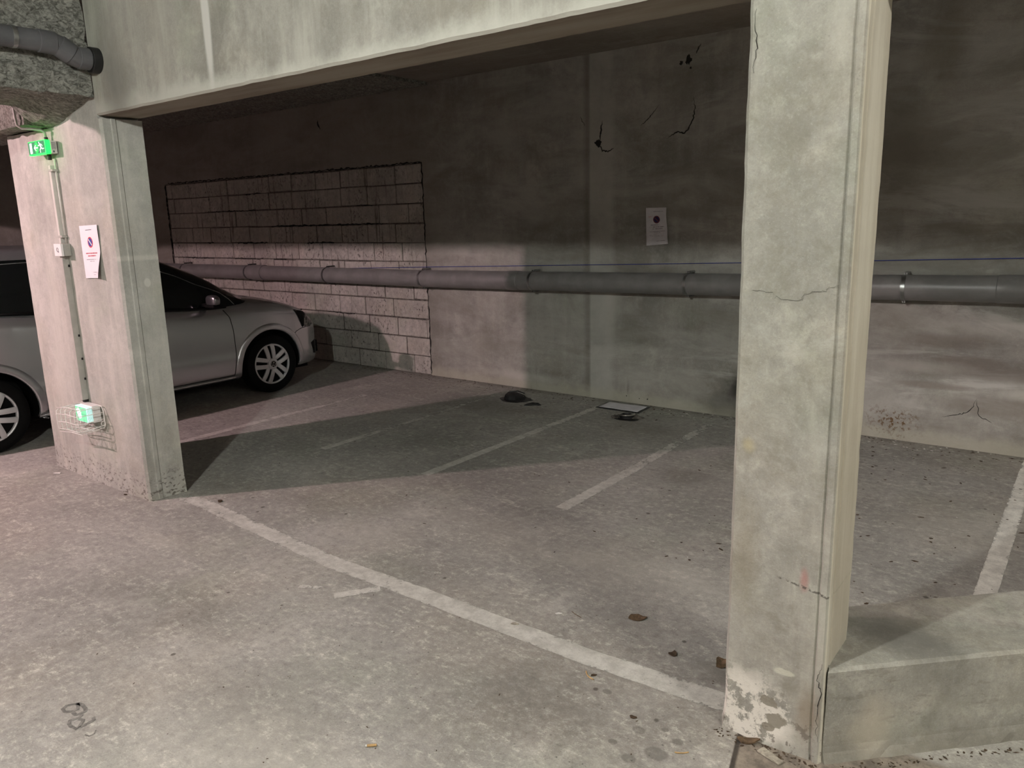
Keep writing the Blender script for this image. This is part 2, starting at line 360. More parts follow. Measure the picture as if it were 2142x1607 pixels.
def ex_pillar_r(n, col, h):
    v = n.noise(6, 6, .65, v=n.vec(1, 1, .16))
    col = n.mix(n.mapr(v, .47, .7, 0, .5), col, (.50, .485, .42, 1))
    mot = n.noise(5, 9, .76, v=n.vec(1, 1, 1, 3, 3, 3), dist=.4)
    col = n.mix(n.mapr(mot, .50, .72, 0, .6), col, (.47, .465, .42, 1))
    col = n.mix(n.mapr(mot, .50, .34, 0, .6), col, (.22, .21, .17, 1))
    # lime bloom near the foot, broken by bare patches
    f = n.blob((-.76, 0, .09), (.17, None, .17), .5, .25, 8)
    bare = n.mapr(n.noise(11, 7, .75, v=n.vec(1, 1, 1, 8, 1, 3)), .56, .50)
    col = n.mix(n.math('MULTIPLY', f, bare), col, (.68, .65, .58, 1))
    col = n.mix(n.math('MULTIPLY', n.blob((-.585, 0, .14), (.05, None, .14), .8, .3, 9), .6), col, (.25, .20, .14, 1))
    for cx, cz, rx, rz in ((-.70, .145, .03, .02), (-.675, .09, .035, .025), (-.70, .06, .02, .012)):
        col = n.mix(n.math('MULTIPLY', n.blob((cx, 0, cz), (rx, None, rz), .2, .8, 22), .9), col, (.24, .22, .175, 1))
    col = n.mix(n.math('MULTIPLY', n.blob((-.66, 0, .265), (.035, None, .013), .4, .4, 22), .7), col, (.56, .56, .46, 1))
    # reddish rub and tyre-height scrape
    col = n.mix(n.math('MULTIPLY', n.blob((-.615, 0, .585), (.020, None, .05), .8, .25, 16), .5), col, (.40, .14, .13, 1))
    ln = n.math('ABSOLUTE', n.math('SUBTRACT', n.math('ADD', n.z, n.math('MULTIPLY', n.noise(60, 3), .010)), n.math('ADD', .46, n.math('MULTIPLY', n.x, -.17))))
    sc = n.math('MULTIPLY', n.mapr(ln, .006, .002), n.math('MULTIPLY', n.mapr(n.x, -.70, -.68), n.mapr(n.noise(70, 3), .42, .52)))
    col = n.mix(n.math('MULTIPLY', sc, .8), col, (.07, .065, .055, 1))
    # side face: cream, and painted paler for the light from the right
    sf = n.mapr(n.x, -.545, -.5405)
    col = n.mix(n.math('MULTIPLY', sf, .75), col, n.mix(n.mapr(n.noise(8, 5, .6, v=n.vec(1, 1, .08)), .4, .65), (.50, .46, .36, 1), (.66, .63, .52, 1)))
    col = n.mix(n.math('MULTIPLY', n.mapr(n.noise(30, 6, .7), .44, .38), n.mapr(n.z, .2, .05, 0, .7)), col, (.12, .1, .08, 1))
    # green-brown damp near the left side
    col = n.mix(n.math('MULTIPLY', n.blob((-.80, 0, .62), (.07, None, .3), .9, .3, 6), .45), col, (.22, .19, .13, 1))
    col = n.mix(n.math('MULTIPLY', n.blob((-.80, 0, .97), (.03, None, .035), .9, .2, 12), .4), col, (.50, .42, .22, 1))
    return col, h
def ex_plinth(n, col, h):
    col = n.mix(n.math('MULTIPLY', n.blob((-.38, 2.52, 0), (.28, .16, None), .9, .35, 5), .65), col, (.13, .125, .11, 1))  # pillar's shadow on the plinth top, painted into the colour
    st = n.math('ADD', n.z, n.math('MULTIPLY', n.noise(7, 7, .75), .11))
    col = n.mix(n.mapr(st, .15, .06, 0, .55), col, (.20, .185, .15, 1))
    col = n.mix(n.math('MULTIPLY', n.mapr(n.noise(9, 7, .7, v=n.vec(1, 1, 3)), .54, .64), .4), col, (.16, .15, .125, 1))
    col = n.mix(n.math('MULTIPLY', n.blob((-.42, 2.30, .10), (.10, .1, .16), .9, .25, 8), .6), col, (.50, .45, .36, 1))
    return col, h
def ex_block(n, col, h):
    p = n.mapr(n.noise(42, 7, .78, v=n.vec(1, 1, .7)), .44, .38)
    pm = n.mapr(n.noise(2.3, 4, .6), .40, .62, .15, 1)
    pp = n.math('MULTIPLY', p, pm)
    col = n.mix(n.math('MULTIPLY', pp, .85), col, (.06, .05, .045, 1)); h = n.math('SUBTRACT', h, n.math('MULTIPLY', pp, 1.0))
    dr = n.mapr(n.noise(20, 5, .6, v=n.vec(1, 1, .07)), .58, .70)
    col = n.mix(n.math('MULTIPLY', dr, n.mapr(n.z, .5, 1.3, .15, .75)), col, (.10, .085, .07, 1))
    return col, h

M = {}
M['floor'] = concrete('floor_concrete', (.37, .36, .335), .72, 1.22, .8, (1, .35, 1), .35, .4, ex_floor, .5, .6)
M['wall'] = concrete('wall_concrete', (.37, .36, .33), .62, 1.25, .9, (1, 1, .12), .4, .25, ex_wall, .3, .35)
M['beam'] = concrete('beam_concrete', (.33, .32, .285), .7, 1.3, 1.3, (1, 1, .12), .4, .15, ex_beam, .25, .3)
M['pillarL'] = concrete('left_pillar_concrete', (.44, .435, .40), .8, 1.2, 1.6, (1, 1, .12), .3, .15, ex_pillar_l, .35, .35)
M['pillarR'] = concrete('right_pillar_concrete', (.37, .36, .32), .75, 1.3, 1.8, (1, 1, .12), .3, .15, ex_pillar_r, .35, .4)
M['plinth'] = concrete('plinth_concrete', (.39, .38, .34), .72, 1.25, 2.2, (1, 1, 1), .3, .2, ex_plinth, .4, .5)
M['block'] = concrete('block_concrete', (.48, .46, .425), .75, 1.2, 1.6, (1, 1, .2), .2, 0, ex_block, .8, .6)
M['ceil'] = concrete('ceiling_concrete', (.34, .31, .27), .7, 1.2, .8, (.15, 1, 1), .3, .1, None, .3, .3)
M['aisle'] = concrete('aisle_concrete', (.36, .35, .32), .7, 1.2, .8, (1, 1, .2), .3, .1, None, .3, .3)
def spray():
    n = NT('sprayed_render')
    a = n.noise(48, 9, .85, v=n.vec(1, .6, 1), dist=.8)
    col = n.mix(n.mapr(a, .40, .60), (.15, .15, .13, 1), (.52, .515, .46, 1))
    col = n.mix(n.mapr(n.noise(3, 5, .6), .5, .7, 0, .4), col, (.30, .25, .20, 1))
    n.bump(a, .9, .02); return n.done(col, .95, 0, .2)
M['spray'] = spray()
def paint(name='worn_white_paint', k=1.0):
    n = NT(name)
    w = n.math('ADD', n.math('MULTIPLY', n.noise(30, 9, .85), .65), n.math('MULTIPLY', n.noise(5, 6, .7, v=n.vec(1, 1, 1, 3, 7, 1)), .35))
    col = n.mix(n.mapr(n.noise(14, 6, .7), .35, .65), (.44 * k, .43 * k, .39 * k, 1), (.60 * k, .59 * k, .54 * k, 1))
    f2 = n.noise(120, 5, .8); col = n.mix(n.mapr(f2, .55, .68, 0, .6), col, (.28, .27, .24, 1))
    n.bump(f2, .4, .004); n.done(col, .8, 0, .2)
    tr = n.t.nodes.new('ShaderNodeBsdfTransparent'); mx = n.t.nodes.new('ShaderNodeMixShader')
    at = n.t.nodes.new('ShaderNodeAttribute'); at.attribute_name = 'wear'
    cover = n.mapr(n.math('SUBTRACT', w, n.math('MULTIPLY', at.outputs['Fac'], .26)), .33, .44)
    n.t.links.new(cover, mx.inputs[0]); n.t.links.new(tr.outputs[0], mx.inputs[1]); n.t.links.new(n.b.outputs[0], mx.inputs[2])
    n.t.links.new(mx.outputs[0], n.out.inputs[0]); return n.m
M['paint'] = paint(); M['paint_lit'] = paint('strongly_lit_white_paint', 1.4)  # second is a brighter copy: strong light on one bay line painted in
M['dark'] = plain('dark_void', (.012, .011, .010), .9)
M['mortar'] = plain('mortar', (.16, .145, .125), .95, var=.4, scale=30)
M['pvc'] = plain('grey_pvc', (.225, .22, .215), .38, var=.12, scale=8)
M['pvc2'] = plain('grey_pvc_upper', (.11, .11, .115), .42, var=.15, scale=8)
M['rubber'] = plain('black_rubber', (.012, .012, .012), .55)
M['zinc'] = plain('zinc_strap', (.42, .43, .42), .32, .9, var=.2)
M['zincdull'] = plain('dull_zinc_strap', (.13, .13, .13), .5, .6, var=.2)
M['plastic'] = plain('ivory_plastic', (.62, .60, .55), .45, var=.06)
M['plasticgrey'] = plain('grey_beige_plastic', (.42, .41, .37), .5, var=.08)
M['white'] = plain('white_plastic', (.80, .79, .77), .45, var=.04)
M['wire'] = plain('white_coated_wire', (.82, .80, .76), .35, var=.05)
M['paper'] = plain('white_paper', (.80, .79, .82), .7, var=.03, scale=6)
M['paper2'] = plain('dingy_paper', (.68, .67, .70), .7, var=.08, scale=12)
M['ink'] = plain('grey_ink', (.10, .09, .12), .7)
M['inkred'] = plain('red_ink', (.62, .08, .12), .7)
M['signred'] = plain('sign_red', (.68, .07, .10), .6)
M['signblue'] = plain('sign_blue', (.035, .06, .34), .6)
M['signred2'] = plain('dark_sign_red', (.16, .03, .05), .6)  # darker copies of the sign colours for the back-wall notice
M['signblue2'] = plain('dark_sign_blue', (.015, .015, .08), .6)
M['string'] = plain('blue_string', (.055, .075, .30), .7)
M['iron'] = plain('blackened_iron', (.025, .025, .026), .5, .4, var=.3, scale=40)
M['steel'] = plain('worn_steel', (.55, .54, .50), .28, .9, var=.2, scale=40)
M['film'] = plain('black_plastic_film', (.03, .031, .03), .35, var=.2)
M['leaf'] = plain('brown_leaf', (.17, .11, .06), .8, var=.3, scale=60)
M['leafdark'] = plain('dark_brown_leaf', (.085, .055, .03), .8, var=.3, scale=60)
M['wood'] = plain('pale_wood', (.62, .40, .17), .7, var=.2, scale=60)
M['woodgrey'] = plain('grey_wood', (.46, .42, .34), .85, var=.3, scale=50)
M['chalk'] = plain('white_crumb', (.75, .74, .70), .8)
M['stain'] = plain('carbon_stain', (.02, .018, .015), .9)
M['body'] = None
def carpaint():
    n = NT('silver_car_paint'); c = n.mix(n.mapr(n.noise(900, 2, .5), .4, .6), (.56, .57, .59, 1), (.64, .65, .67, 1))
    n.done(c, .27, .82); n.b.inputs['Coat Weight'].default_value = .6; n.b.inputs['Coat Roughness'].default_value = .06; return n.m
M['body'] = carpaint()
M['hubcap'] = plain('silver_wheel_cover', (.66, .66, .67), .35, .35, var=.05)
M['mirror'] = plain('dark_mirror_shell', (.30, .30, .31), .32, .9, var=.05)
M['glass'] = plain('dark_car_glass', (.010, .012, .013), .05, 0, var=.05, spec=.6)
M['trim'] = plain('black_trim', (.004, .004, .004), .6, spec=.15)
M['chrome'] = plain('chrome', (.72, .72, .72), .15, 1)
M['lens'] = plain('headlamp_lens', (.28, .27, .25), .08, .35, var=.5, scale=25)
M['tyre'] = plain('tyre_rubber', (.005, .005, .005), .85, spec=.12)

# ---------------------------------------------------------------- the setting
def st(name, bm, mat, parent=None, **k):
    o = mk(name, bm, mat, parent, **k)
    if parent is None: o['kind'] = 'structure'
    return o
WY = 5.98                      # face of the back wall
bm = bmesh.new()
bmesh.ops.create_grid(bm, x_segments=1, y_segments=1, size=1)
for v in bm.verts: v.co = Vector((-3.5 + v.co.x * 9.0, 1.0 + v.co.y * 5.35, 0))
ext = bmesh.ops.extrude_face_region(bm, geom=list(bm.faces)); bmesh.ops.translate(bm, verts=[e for e in ext['geom'] if isinstance(e, bmesh.types.BMVert)], vec=(0, 0, -.1))
bmesh.ops.recalc_face_normals(bm, faces=bm.faces)
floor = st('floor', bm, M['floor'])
ceil = st('ceiling', new_box(-12.5, 5.5, -4.35, 6.35, 3.0, 3.1), M['ceil'])
# back wall: render with a recess left of x = -5.73 that is filled with blockwork
BX0, BX1, BZ = -10.78, -5.735, 2.235
bm = bmesh.new()
box(bm, BX1, 5.5, WY, 6.3, 0, 3.0); box(bm, BX0, BX1, WY, 6.3, BZ, 3.0); box(bm, -12.5, BX0, WY, 6.3, 0, 3.0); box(bm, BX0, BX1, WY + .12, 6.3, 0, BZ)
bmesh.ops.remove_doubles(bm, verts=bm.verts, dist=1e-5)
wall_back = st('wall_back', bm, M['wall'])
random.seed(5)
bm = bmesh.new(); bl = bmesh.new()
course = .2035
for r in range(11):
    z0 = r * course; z1 = min(z0 + course - .008, BZ - .012)
    x = BX1 - .012 - random.uniform(0, .4) - (.22 if r % 2 else 0); joints = [BX1 - .010]
    while x > BX0 + .12:
        joints.append(x); x -= random.choice((.44, .45, .46, .45))
    joints.append(BX0 + .012)
    for a, b in zip(joints[:-1], joints[1:]):
        dy = random.uniform(-.004, .006)
        j = random.uniform(-.004, .004)
        box(bl, b + .0035 + random.uniform(-.001, .003), a - .0035, WY + .004 + dy, WY + .1, z0 + .002 + j, z1 + j, .006, 1)
blocks = mk('block_infill', bl, M['block'], wall_back)
mk('mortar_bed', new_box(BX0 + .005, BX1 - .004, WY + .013, WY + .118, 0, BZ - .004), M['mortar'], wall_back)
wall_left = st('wall_left', new_box(-12.7, -12.5, -4.35, 6.35, 0, 3.1), M['aisle'])
wall_right = st('wall_right', new_box(5.5, 5.7, -4.35, 6.35, 0, 3.1), M['aisle'])
wall_front = st('wall_front', new_box(-12.5, 5.5, -4.55, -4.35, 0, 3.1), M['aisle'])

# fine marks and the holes follow
# ragged mortar edge along the right side and top of the recess
def ragged(pts, r, name, mat, parent, seed):
    random.seed(seed); bm = bmesh.new(); P = []
    for (a, b) in zip(pts[:-1], pts[1:]):
        a, b = Vector(a), Vector(b); n = max(2, int((b - a).length / .03))
        for i in range(n): P.append(a.lerp(b, i / n) + Vector((random.uniform(-.008, .008), random.uniform(-.001, .001), random.uniform(-.008, .008))))
    P.append(Vector(pts[-1]))
    tube(bm, P, r, 5, True, [r * random.uniform(.25, 1.5) for _ in P])
    return mk(name, bm, mat, parent)
ragged([(BX1 + .004, WY - .001, .02), (BX1 + .002, WY - .001, 1.0), (BX1 - .005, WY - .001, 2.24)], .006, 'joint_gap', M['dark'], wall_back, 3)
ragged([(BX1 - .005, WY - .001, 2.24), (-7.5, WY - .001, 2.24), (-10.7, WY - .001, 2.245)], .007, 'joint_gap', M['dark'], wall_back, 4)
ragged([(BX0, WY - .001, 2.22), (BX0, WY - .001, .5)], .008, 'joint_gap', M['dark'], wall_back, 6)
random.seed(31)
for k in range(22):
    r_ = random.choice((2, 3, 5, 6, 7, 8, 8, 9, 9, 10, 10)); xa = random.uniform(BX0 + .3, BX1 - 1.0); L_ = random.uniform(.15, .9); z_ = r_ * course - .003
    ragged([(xa, WY + .001, z_), (min(BX1 - .05, xa + L_), WY + .001, z_)], random.uniform(.004, .0085), 'broken_mortar', M['dark'], wall_back, 40 + k)
# cracks and the broken-out hole
def crack(pts, r, seed, par=None):
    random.seed(seed); bm = bmesh.new(); P = []
    for a, b in zip(pts[:-1], pts[1:]):
        a, b = Vector(a), Vector(b)
        for i in range(6): P.append(a.lerp(b, i / 6) + Vector((random.uniform(-.005, .005), 0, random.uniform(-.005, .005))))
    P.append(Vector(pts[-1])); n = len(P)
    tube(bm, P, r, 5, True, [max(.0004, r * math.sin(math.pi * (i + .6) / (n + .6)) * random.uniform(.6, 1.2)) for i in range(n)])
    return mk('crack', bm, M['stain'], par or wall_back)
w = WY
crack([(-2.753, w, 2.56), (-2.735, w, 2.47), (-2.75, w, 2.38), (-2.79, w, 2.31), (-2.828, w, 2.28), (-2.875, w, 2.30), (-2.93, w, 2.28), (-2.98, w, 2.25)], .006, 1)
crack([(-3.05, w, 2.52), (-3.12, w, 2.45), (-3.16, w, 2.41), (-3.22, w, 2.375)], .004, 2)
crack([(-3.58, w, 2.45), (-3.60, w, 2.36), (-3.61, w, 2.28)], .007, 3)
crack([(-3.62, w, 2.26), (-3.58, w, 2.20), (-3.53, w, 2.19), (-3.47, w, 2.215)], .007, 4)
crack([(-3.81, w, 2.50), (-3.76, w, 2.42)], .003, 5)
crack([(-2.70, w, 2.935), (-2.735, w, 2.87)], .006, 6)
crack([(-7.34, w, 2.80), (-7.33, w, 2.74), (-7.30, w, 2.69)], .012, 7)
crack([(-.62, w, .36), (-.66, w, .27), (-.72, w, .24), (-.82, w, .215)], .003, 8)
crack([(-.62, w, .36), (-.60, w, .25), (-.52, w, .21)], .003, 9)
def splat(c, r, seed, name='hole'):
    random.seed(seed); bm = bmesh.new(); n = 18
    ring = [bm.verts.new((c[0] + r * math.cos(t) * random.uniform(.5, 1.2), WY - .0012, c[2] + r * math.sin(t) * random.uniform(.5, 1.2))) for t in [2 * math.pi * k / n for k in range(n)]]
    cen = bm.verts.new((c[0], WY - .002, c[2]))
    for k in range(n): bm.faces.new((cen, ring[(k + 1) % n], ring[k]))
    return mk(name, bm, M['stain'], wall_back)
splat((-3.625, 0, 2.265), .035, 11); splat((-2.80, 0, 2.83), .035, 12); splat((-2.86, 0, 2.82), .018, 13); splat((-2.78, 0, 2.77), .010, 14); splat((-2.80, 0, 2.86), .013, 15)
splat((-3.33, 0, .06), .006, 16); splat((-3.12, 0, .055), .007, 17); splat((-3.2, 0, .05), .005, 18)

# rough sprayed layer on the left part of the bay ceiling
def dspray(amp, sc=16):
    def d(p, n):
        if not n.length: return Vector()
        q = p * sc
        a = noise.fractal(q, .7, 2.1, 5) * .6 + noise.noise(p * 45) * .35
        return n * (a * amp) + Vector((noise.noise(p * 25 + Vector((5, 0, 0))), noise.noise(p * 25 + Vector((0, 7, 0))), noise.noise(p * 25))) * amp * .4
    return d
mk('sprayed_layer', grid_box(-11.5, -5.60, 2.5, 5.97, 2.968, 3.02, (.05, .04, .05), dspray(.018)), M['spray'], ceil)

# ---------------------------------------------------------------- pillars, beams, plinth
def pillar_bm(poly, z0, z1, dz=.03, chip=0.006, seed=0):
    """extrude polygon with many rings; the foot swells and is chipped"""
    bm = bmesh.new(); rings = []; n = len(poly)
    dens = []
    for i in range(n):
        a, b = Vector(poly[i] + (0,)), Vector(poly[(i + 1) % n] + (0,)); k = max(1, int((b - a).length / .04))
        for j in range(k): dens.append(a.lerp(b, j / k))
    c = sum(dens, Vector()) / len(dens)
    N = int((z1 - z0) / dz)
    zs = [z0 + (z1 - z0) * (i / N) for i in range(N + 1)]
    for z in zs:
        ring = []
        for p in dens:
            d = (p - c); d.z = 0
            q = Vector((p.x, p.y, z)); a = noise.fractal((q + Vector((seed, 0, 0))) * 9, .8, 2, 4)
            sw = max(0, 1 - z / .16) if z0 < .1 else 0
            q += d.normalized() * (a * (.0022 + chip * sw) + .010 * sw * sw)
            ring.append(bm.verts.new(q))
        rings.append(ring)
    m = len(dens)
    for i in range(len(rings) - 1):
        for k in range(m): bm.faces.new((rings[i][k], rings[i][(k + 1) % m], rings[i + 1][(k + 1) % m], rings[i + 1][k]))
    bm.faces.new(rings[0][::-1]); bm.faces.new(rings[-1])
    bmesh.ops.recalc_face_normals(bm, faces=bm.faces)
    return bm
PL = [(-5.815, 2.18), (-4.548, 2.18), (-4.53, 2.192), (-4.53, 2.235), (-4.524, 2.24), (-4.524, 2.262), (-4.530, 2.268), (-4.515, 2.41), (-5.815, 2.41)]
o = mk('concrete_pillar', pillar_bm(PL, 0, 2.25, seed=3), M['pillarL'], smooth=True, angle=28)
tag(o, 'wide concrete pillar on the left with the green exit sign, conduit and caged lamp', 'pillar')
mk('pillar_head', new_box(-5.195, -4.562, 2.1805, 2.41, 2.245, 2.372), M['pillarL'], o)
PR = [(-.85, 2.198), (-.836, 2.180), (-.576, 2.180), (-.570, 2.184), (-.564, 2.176), (-.548, 2.176), (-.540, 2.186), (-.540, 2.212), (-.544, 2.216), (-.538, 2.222), (-.538, 2.402), (-.545, 2.410), (-.85, 2.41)]
o = mk('concrete_pillar', pillar_bm(PR, 0, 2.995, seed=9), M['pillarR'], smooth=True, angle=28)
tag(o, 'narrow mottled concrete pillar in the right foreground, peeling white near its foot', 'pillar')
crack([(-.803, 2.1775, 1.43), (-.747, 2.1775, 1.428)], .0005, 21, o); crack([(-.745, 2.1775, 1.414), (-.668, 2.1775, 1.407), (-.664, 2.1775, 1.424), (-.61, 2.1775, 1.434), (-.57, 2.1765, 1.452)], .0005, 22, o)
crack([(-.552, 2.1735, .33), (-.556, 2.173, .28), (-.548, 2.173, .24), (-.553, 2.170, .16), (-.545, 2.165, .08)], .0014, 23, o)
crack([(-.828, 2.1785, 2.18), (-.824, 2.1785, 2.10), (-.827, 2.1785, 2.02)], .0009, 24, o)
bm = bmesh.new()
def beam_prof(seed=0):
    b = bmesh.new(); N = 110; rings = []
    for i in range(N + 1):
        x = -4.562 + (-.852 + 4.562) * i / N
        e = noise.fractal(Vector((x * 6, seed, 0)), .8, 2, 4) * .004
        rings.append([b.verts.new(p) for p in ((x, 2.18, 2.275 + e), (x, 2.189, 2.264 + e * .6), (x, 2.40, 2.262), (x, 2.41, 2.27), (x, 2.41, 2.998), (x, 2.18, 2.998))])
    for i in range(N):
        for k in range(6): b.faces.new((rings[i][k], rings[i][(k + 1) % 6], rings[i + 1][(k + 1) % 6], rings[i + 1][k]))
    b.faces.new(rings[0]); b.faces.new(rings[-1][::-1]); bmesh.ops.recalc_face_normals(b, faces=b.faces); return b
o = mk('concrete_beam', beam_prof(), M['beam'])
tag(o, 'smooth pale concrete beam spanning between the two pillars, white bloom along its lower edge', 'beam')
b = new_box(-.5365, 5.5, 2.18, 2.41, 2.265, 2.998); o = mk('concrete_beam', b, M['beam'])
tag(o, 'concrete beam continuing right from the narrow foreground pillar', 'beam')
# rough beam over the aisle, its side facing the camera, ending at the smooth beam
o = mk('sprayed_beam', grid_box(-5.20, -4.556, -1.2, 2.172, 2.365, 2.99, (.03, .018, .018), dspray(.015, 15)), M['spray'])
tag(o, 'rough sprayed grey beam at top left that carries the waste pipe', 'beam')
bm = grid_box(-12.49, -5.19, 2.05, 2.41, 2.262, 2.99, (.035, .03, .025), dspray(.015, 15))
o = mk('sprayed_beam', bm, M['spray']); tag(o, 'rough sprayed beam lying across the top of the wide left pillar', 'beam')
# sprayed haunch in the corner over the left pillar
bm = bmesh.new()
sec = [(-4.60, 2.372), (-4.72, 2.335), (-4.86, 2.305), (-5.02, 2.262), (-5.19, 2.25)]
rows = []
for j, (y, k) in enumerate(((1.98, .0), (2.03, .45), (2.09, .8), (2.14, .95), (2.182, 1.0))):
    row = []
    for i, (x, z) in enumerate(sec):
        for s_ in range(8 if i < len(sec) - 1 else 1):
            t = s_ / 8; x2 = x + (sec[min(i + 1, 4)][0] - x) * t; z2 = z + (sec[min(i + 1, 4)][1] - z) * t
            q = Vector((x2, y, 2.375 + (z2 - 2.375) * k)); q.z += noise.fractal(q * 18, .8, 2, 4) * .006
            row.append(bm.verts.new(q))
    rows.append(row)
for a, b_ in zip(rows[:-1], rows[1:]):
    for i in range(len(a) - 1): bm.faces.new((a[i], a[i + 1], b_[i + 1], b_[i]))
topv = [bm.verts.new((v.co.x, v.co.y, 2.40)) for v in rows[0]]; topb = [bm.verts.new((v.co.x, v.co.y, 2.40)) for v in rows[-1]]
for i in range(len(topv) - 1):
    bm.faces.new((rows[0][i], topv[i], topv[i + 1], rows[0][i + 1])); bm.faces.new((rows[-1][i], rows[-1][i + 1], topb[i + 1], topb[i])); bm.faces.new((topv[i], topb[i], topb[i + 1], topv[i + 1]))
bmesh.ops.recalc_face_normals(bm, faces=bm.faces)
o = mk('sprayed_haunch', bm, M['spray'])
tag(o, 'sprayed plaster haunch filling the corner above the wide left pillar', 'haunch')
# concrete fill between left pillar head and the smooth beam (right end of beam bearing)
# plinth at 45 degrees behind the right pillar
def plinth():
    d = Vector((.7071, .7071, 0)); nrm = Vector((-.7071, .7071, 0)); a = Vector((-.543, 2.183, 0)); wdt = .355; L = 4.4
    bm = bmesh.new(); N = 120; rings = []
    for i in range(N + 1):
        s = L * i / N; p = a + d * s
        e = noise.fractal(p * 7, .8, 2, 4)
        pr = [(-.012 - .006 * e, .0), (-.004 + .004 * e, .03), (0, .05), (0.002, .15), (.0, .300), (.010, .310 + .002 * e), (.10, .310), (wdt - .01, .31), (wdt, .30), (wdt, 0)]
        def at(u):
            s0 = min(u + .012, .330 - u) if u > 0 else .012
            return a + d * (s0 + (L - s0) * i / N)
        rings.append([bm.verts.new(at(u) + nrm * u + Vector((0, 0, z))) for u, z in pr])
    k = len(rings[0])
    for i in range(N):
        for j in range(k): bm.faces.new((rings[i][j], rings[i][(j + 1) % k], rings[i + 1][(j + 1) % k], rings[i + 1][j]))
    bm.faces.new(rings[0]); bm.faces.new(rings[-1][::-1]); bmesh.ops.recalc_face_normals(bm, faces=bm.faces)
    # trim what would stand inside the pillar
    return bm
o = mk('concrete_plinth', plinth(), M['plinth'])
tag(o, 'low concrete plinth running diagonally right from the foot of the narrow pillar', 'plinth')

# ---------------------------------------------------------------- painted floor markings
def stripe(pts, width, wear, label, name='painted_line', seed=0, wr=.004, group=None, mat='paint'):
    """pts centre line on the floor; wear 0 (sound) .. 1 (nearly gone), one value or per point"""
    random.seed(seed); bm = bmesh.new(); P = []; Wv = []
    if not isinstance(wear, (list, tuple)): wear = [wear] * len(pts)
    for i in range(len(pts) - 1):
        a, b = Vector(pts[i]), Vector(pts[i + 1]); n = max(2, int((b - a).length / .025))
        for k in range(n): P.append(a.lerp(b, k / n)); Wv.append(wear[i] + (wear[i + 1] - wear[i]) * k / n)
    P.append(Vector(pts[-1])); Wv.append(wear[-1]); lay = bm.verts.layers.float.new('wear'); rows = []
    for i, p in enumerate(P):
        t = (P[min(i + 1, len(P) - 1)] - P[max(i - 1, 0)]).normalized(); s = Vector((-t.y, t.x))
        row = []
        for k in range(7):
            u = -1 + k / 3; e = width / 2 * u
            if k in (0, 6): e += wr * noise.noise(Vector((p.x * 14, p.y * 14, k + seed)))
            v = bm.verts.new((p.x + s.x * e, p.y + s.y * e, .0016)); v[lay] = min(1, Wv[i] + (.25 if k in (0, 6) else 0)); row.append(v)
        rows.append(row)
    for a, b in zip(rows[:-1], rows[1:]):
        for k in range(6): bm.faces.new((a[k], b[k], b[k + 1], a[k + 1]))
    bmesh.ops.recalc_face_normals(bm, faces=bm.faces)
    if bm.faces[0].normal.z < 0 if hasattr(bm.faces, 'ensure_lookup_table') and not bm.faces.ensure_lookup_table() else False: bmesh.ops.reverse_faces(bm, faces=bm.faces)
    return tag(mk(name, bm, M[mat]), label, 'floor marking', group)
G = 'white bay lines painted on the floor'
stripe([(-4.46, 2.33), (-4.25, 2.35), (-2.88, 2.255), (-2.3, 2.268), (-1.43, 2.268), (-.855, 2.30)], .105, [.45, .12, .1, .0, .0, .05], 'long white painted line on the floor joining the two pillars', seed=1)
stripe([(-5.62, 2.95), (-5.63, 4.0), (-5.625, 4.92)], .085, [.05, .15, .35], 'faint bay line on the floor, the one nearest the silver car', seed=2, group=G)
stripe([(-4.515, 3.50), (-4.52, 4.5), (-4.56, 5.9)], .07, [.05, .35, .6], 'very faded bay line leading toward the black lump by the wall', seed=3, group=G)
stripe([(-3.455, 3.49), (-3.455, 5.70)], .075, [.0, .25], 'bay line ending at the flat sheet in the plastic sleeve', seed=4, group=G)
stripe([(-2.365, 3.49), (-2.365, 4.3), (-2.40, 5.66)], .085, [.0, .12, .4], 'bay line with a square end, first to the left of the narrow pillar', seed=5, group=G)
stripe([(-.275, 3.3), (-.272, 5.90)], .085, [.0, .12], 'bright white bay line right of the narrow pillar, behind the plinth', seed=6, group=G, mat='paint_lit')
stripe([(-2.62, 2.03), (-2.50, 2.20)], .055, [.0, .1], 'short smudge of white paint beside the long line', 'paint_smudge', 7)
stripe([(-2.83, 2.0), (-2.72, 2.05)], .035, [.2, .3], 'tiny fleck of white paint left of the paint smudge', 'paint_smudge', 8)
# scratched characters in the aisle floor
def stroke(bm, pts, wd=.010):
    prev = None
    for i, (x, y) in enumerate(pts):
        a = Vector(pts[max(i - 1, 0)]); b = Vector(pts[min(i + 1, len(pts) - 1)]); t = (b - a).normalized(); s = Vector((-t.y, t.x)) * wd * .75
        z = .0012
        v = (bm.verts.new((x + s.x, y + s.y, z)), bm.verts.new((x - s.x, y - s.y, z)))
        if prev: bm.faces.new((prev[0], prev[1], v[1], v[0]))
        prev = v
def arc(cx, cy, rx, ry, a0, a1, n=14, rot=0):
    out = []
    for i in range(n + 1):
        t = math.radians(a0 + (a1 - a0) * i / n); u, v = rx * math.cos(t), ry * math.sin(t)
        out.append((cx + u * math.cos(rot) - v * math.sin(rot), cy + u * math.sin(rot) + v * math.cos(rot)))
    return out
M['scratch'] = plain('scratched_in_letters', (.23, .22, .20), .9, var=.3, scale=60)
tl = thing('scratched_letters', (-2.66, .94, 0), 'rounded letter shapes scratched into the aisle floor at lower left', 'marking')
bm = bmesh.new()
stroke(bm, [(-2.744, .973), (-2.754, .961), (-2.762, .943), (-2.753, .927), (-2.732, .924), (-2.715, .935), (-2.708, .946), (-2.707, .957), (-2.722, .966), (-2.744, .973)], .008)
stroke(bm, [(-2.744, .973), (-2.722, .979), (-2.686, .975), (-2.673, .967), (-2.675, .951), (-2.681, .939), (-2.702, .939)], .009)
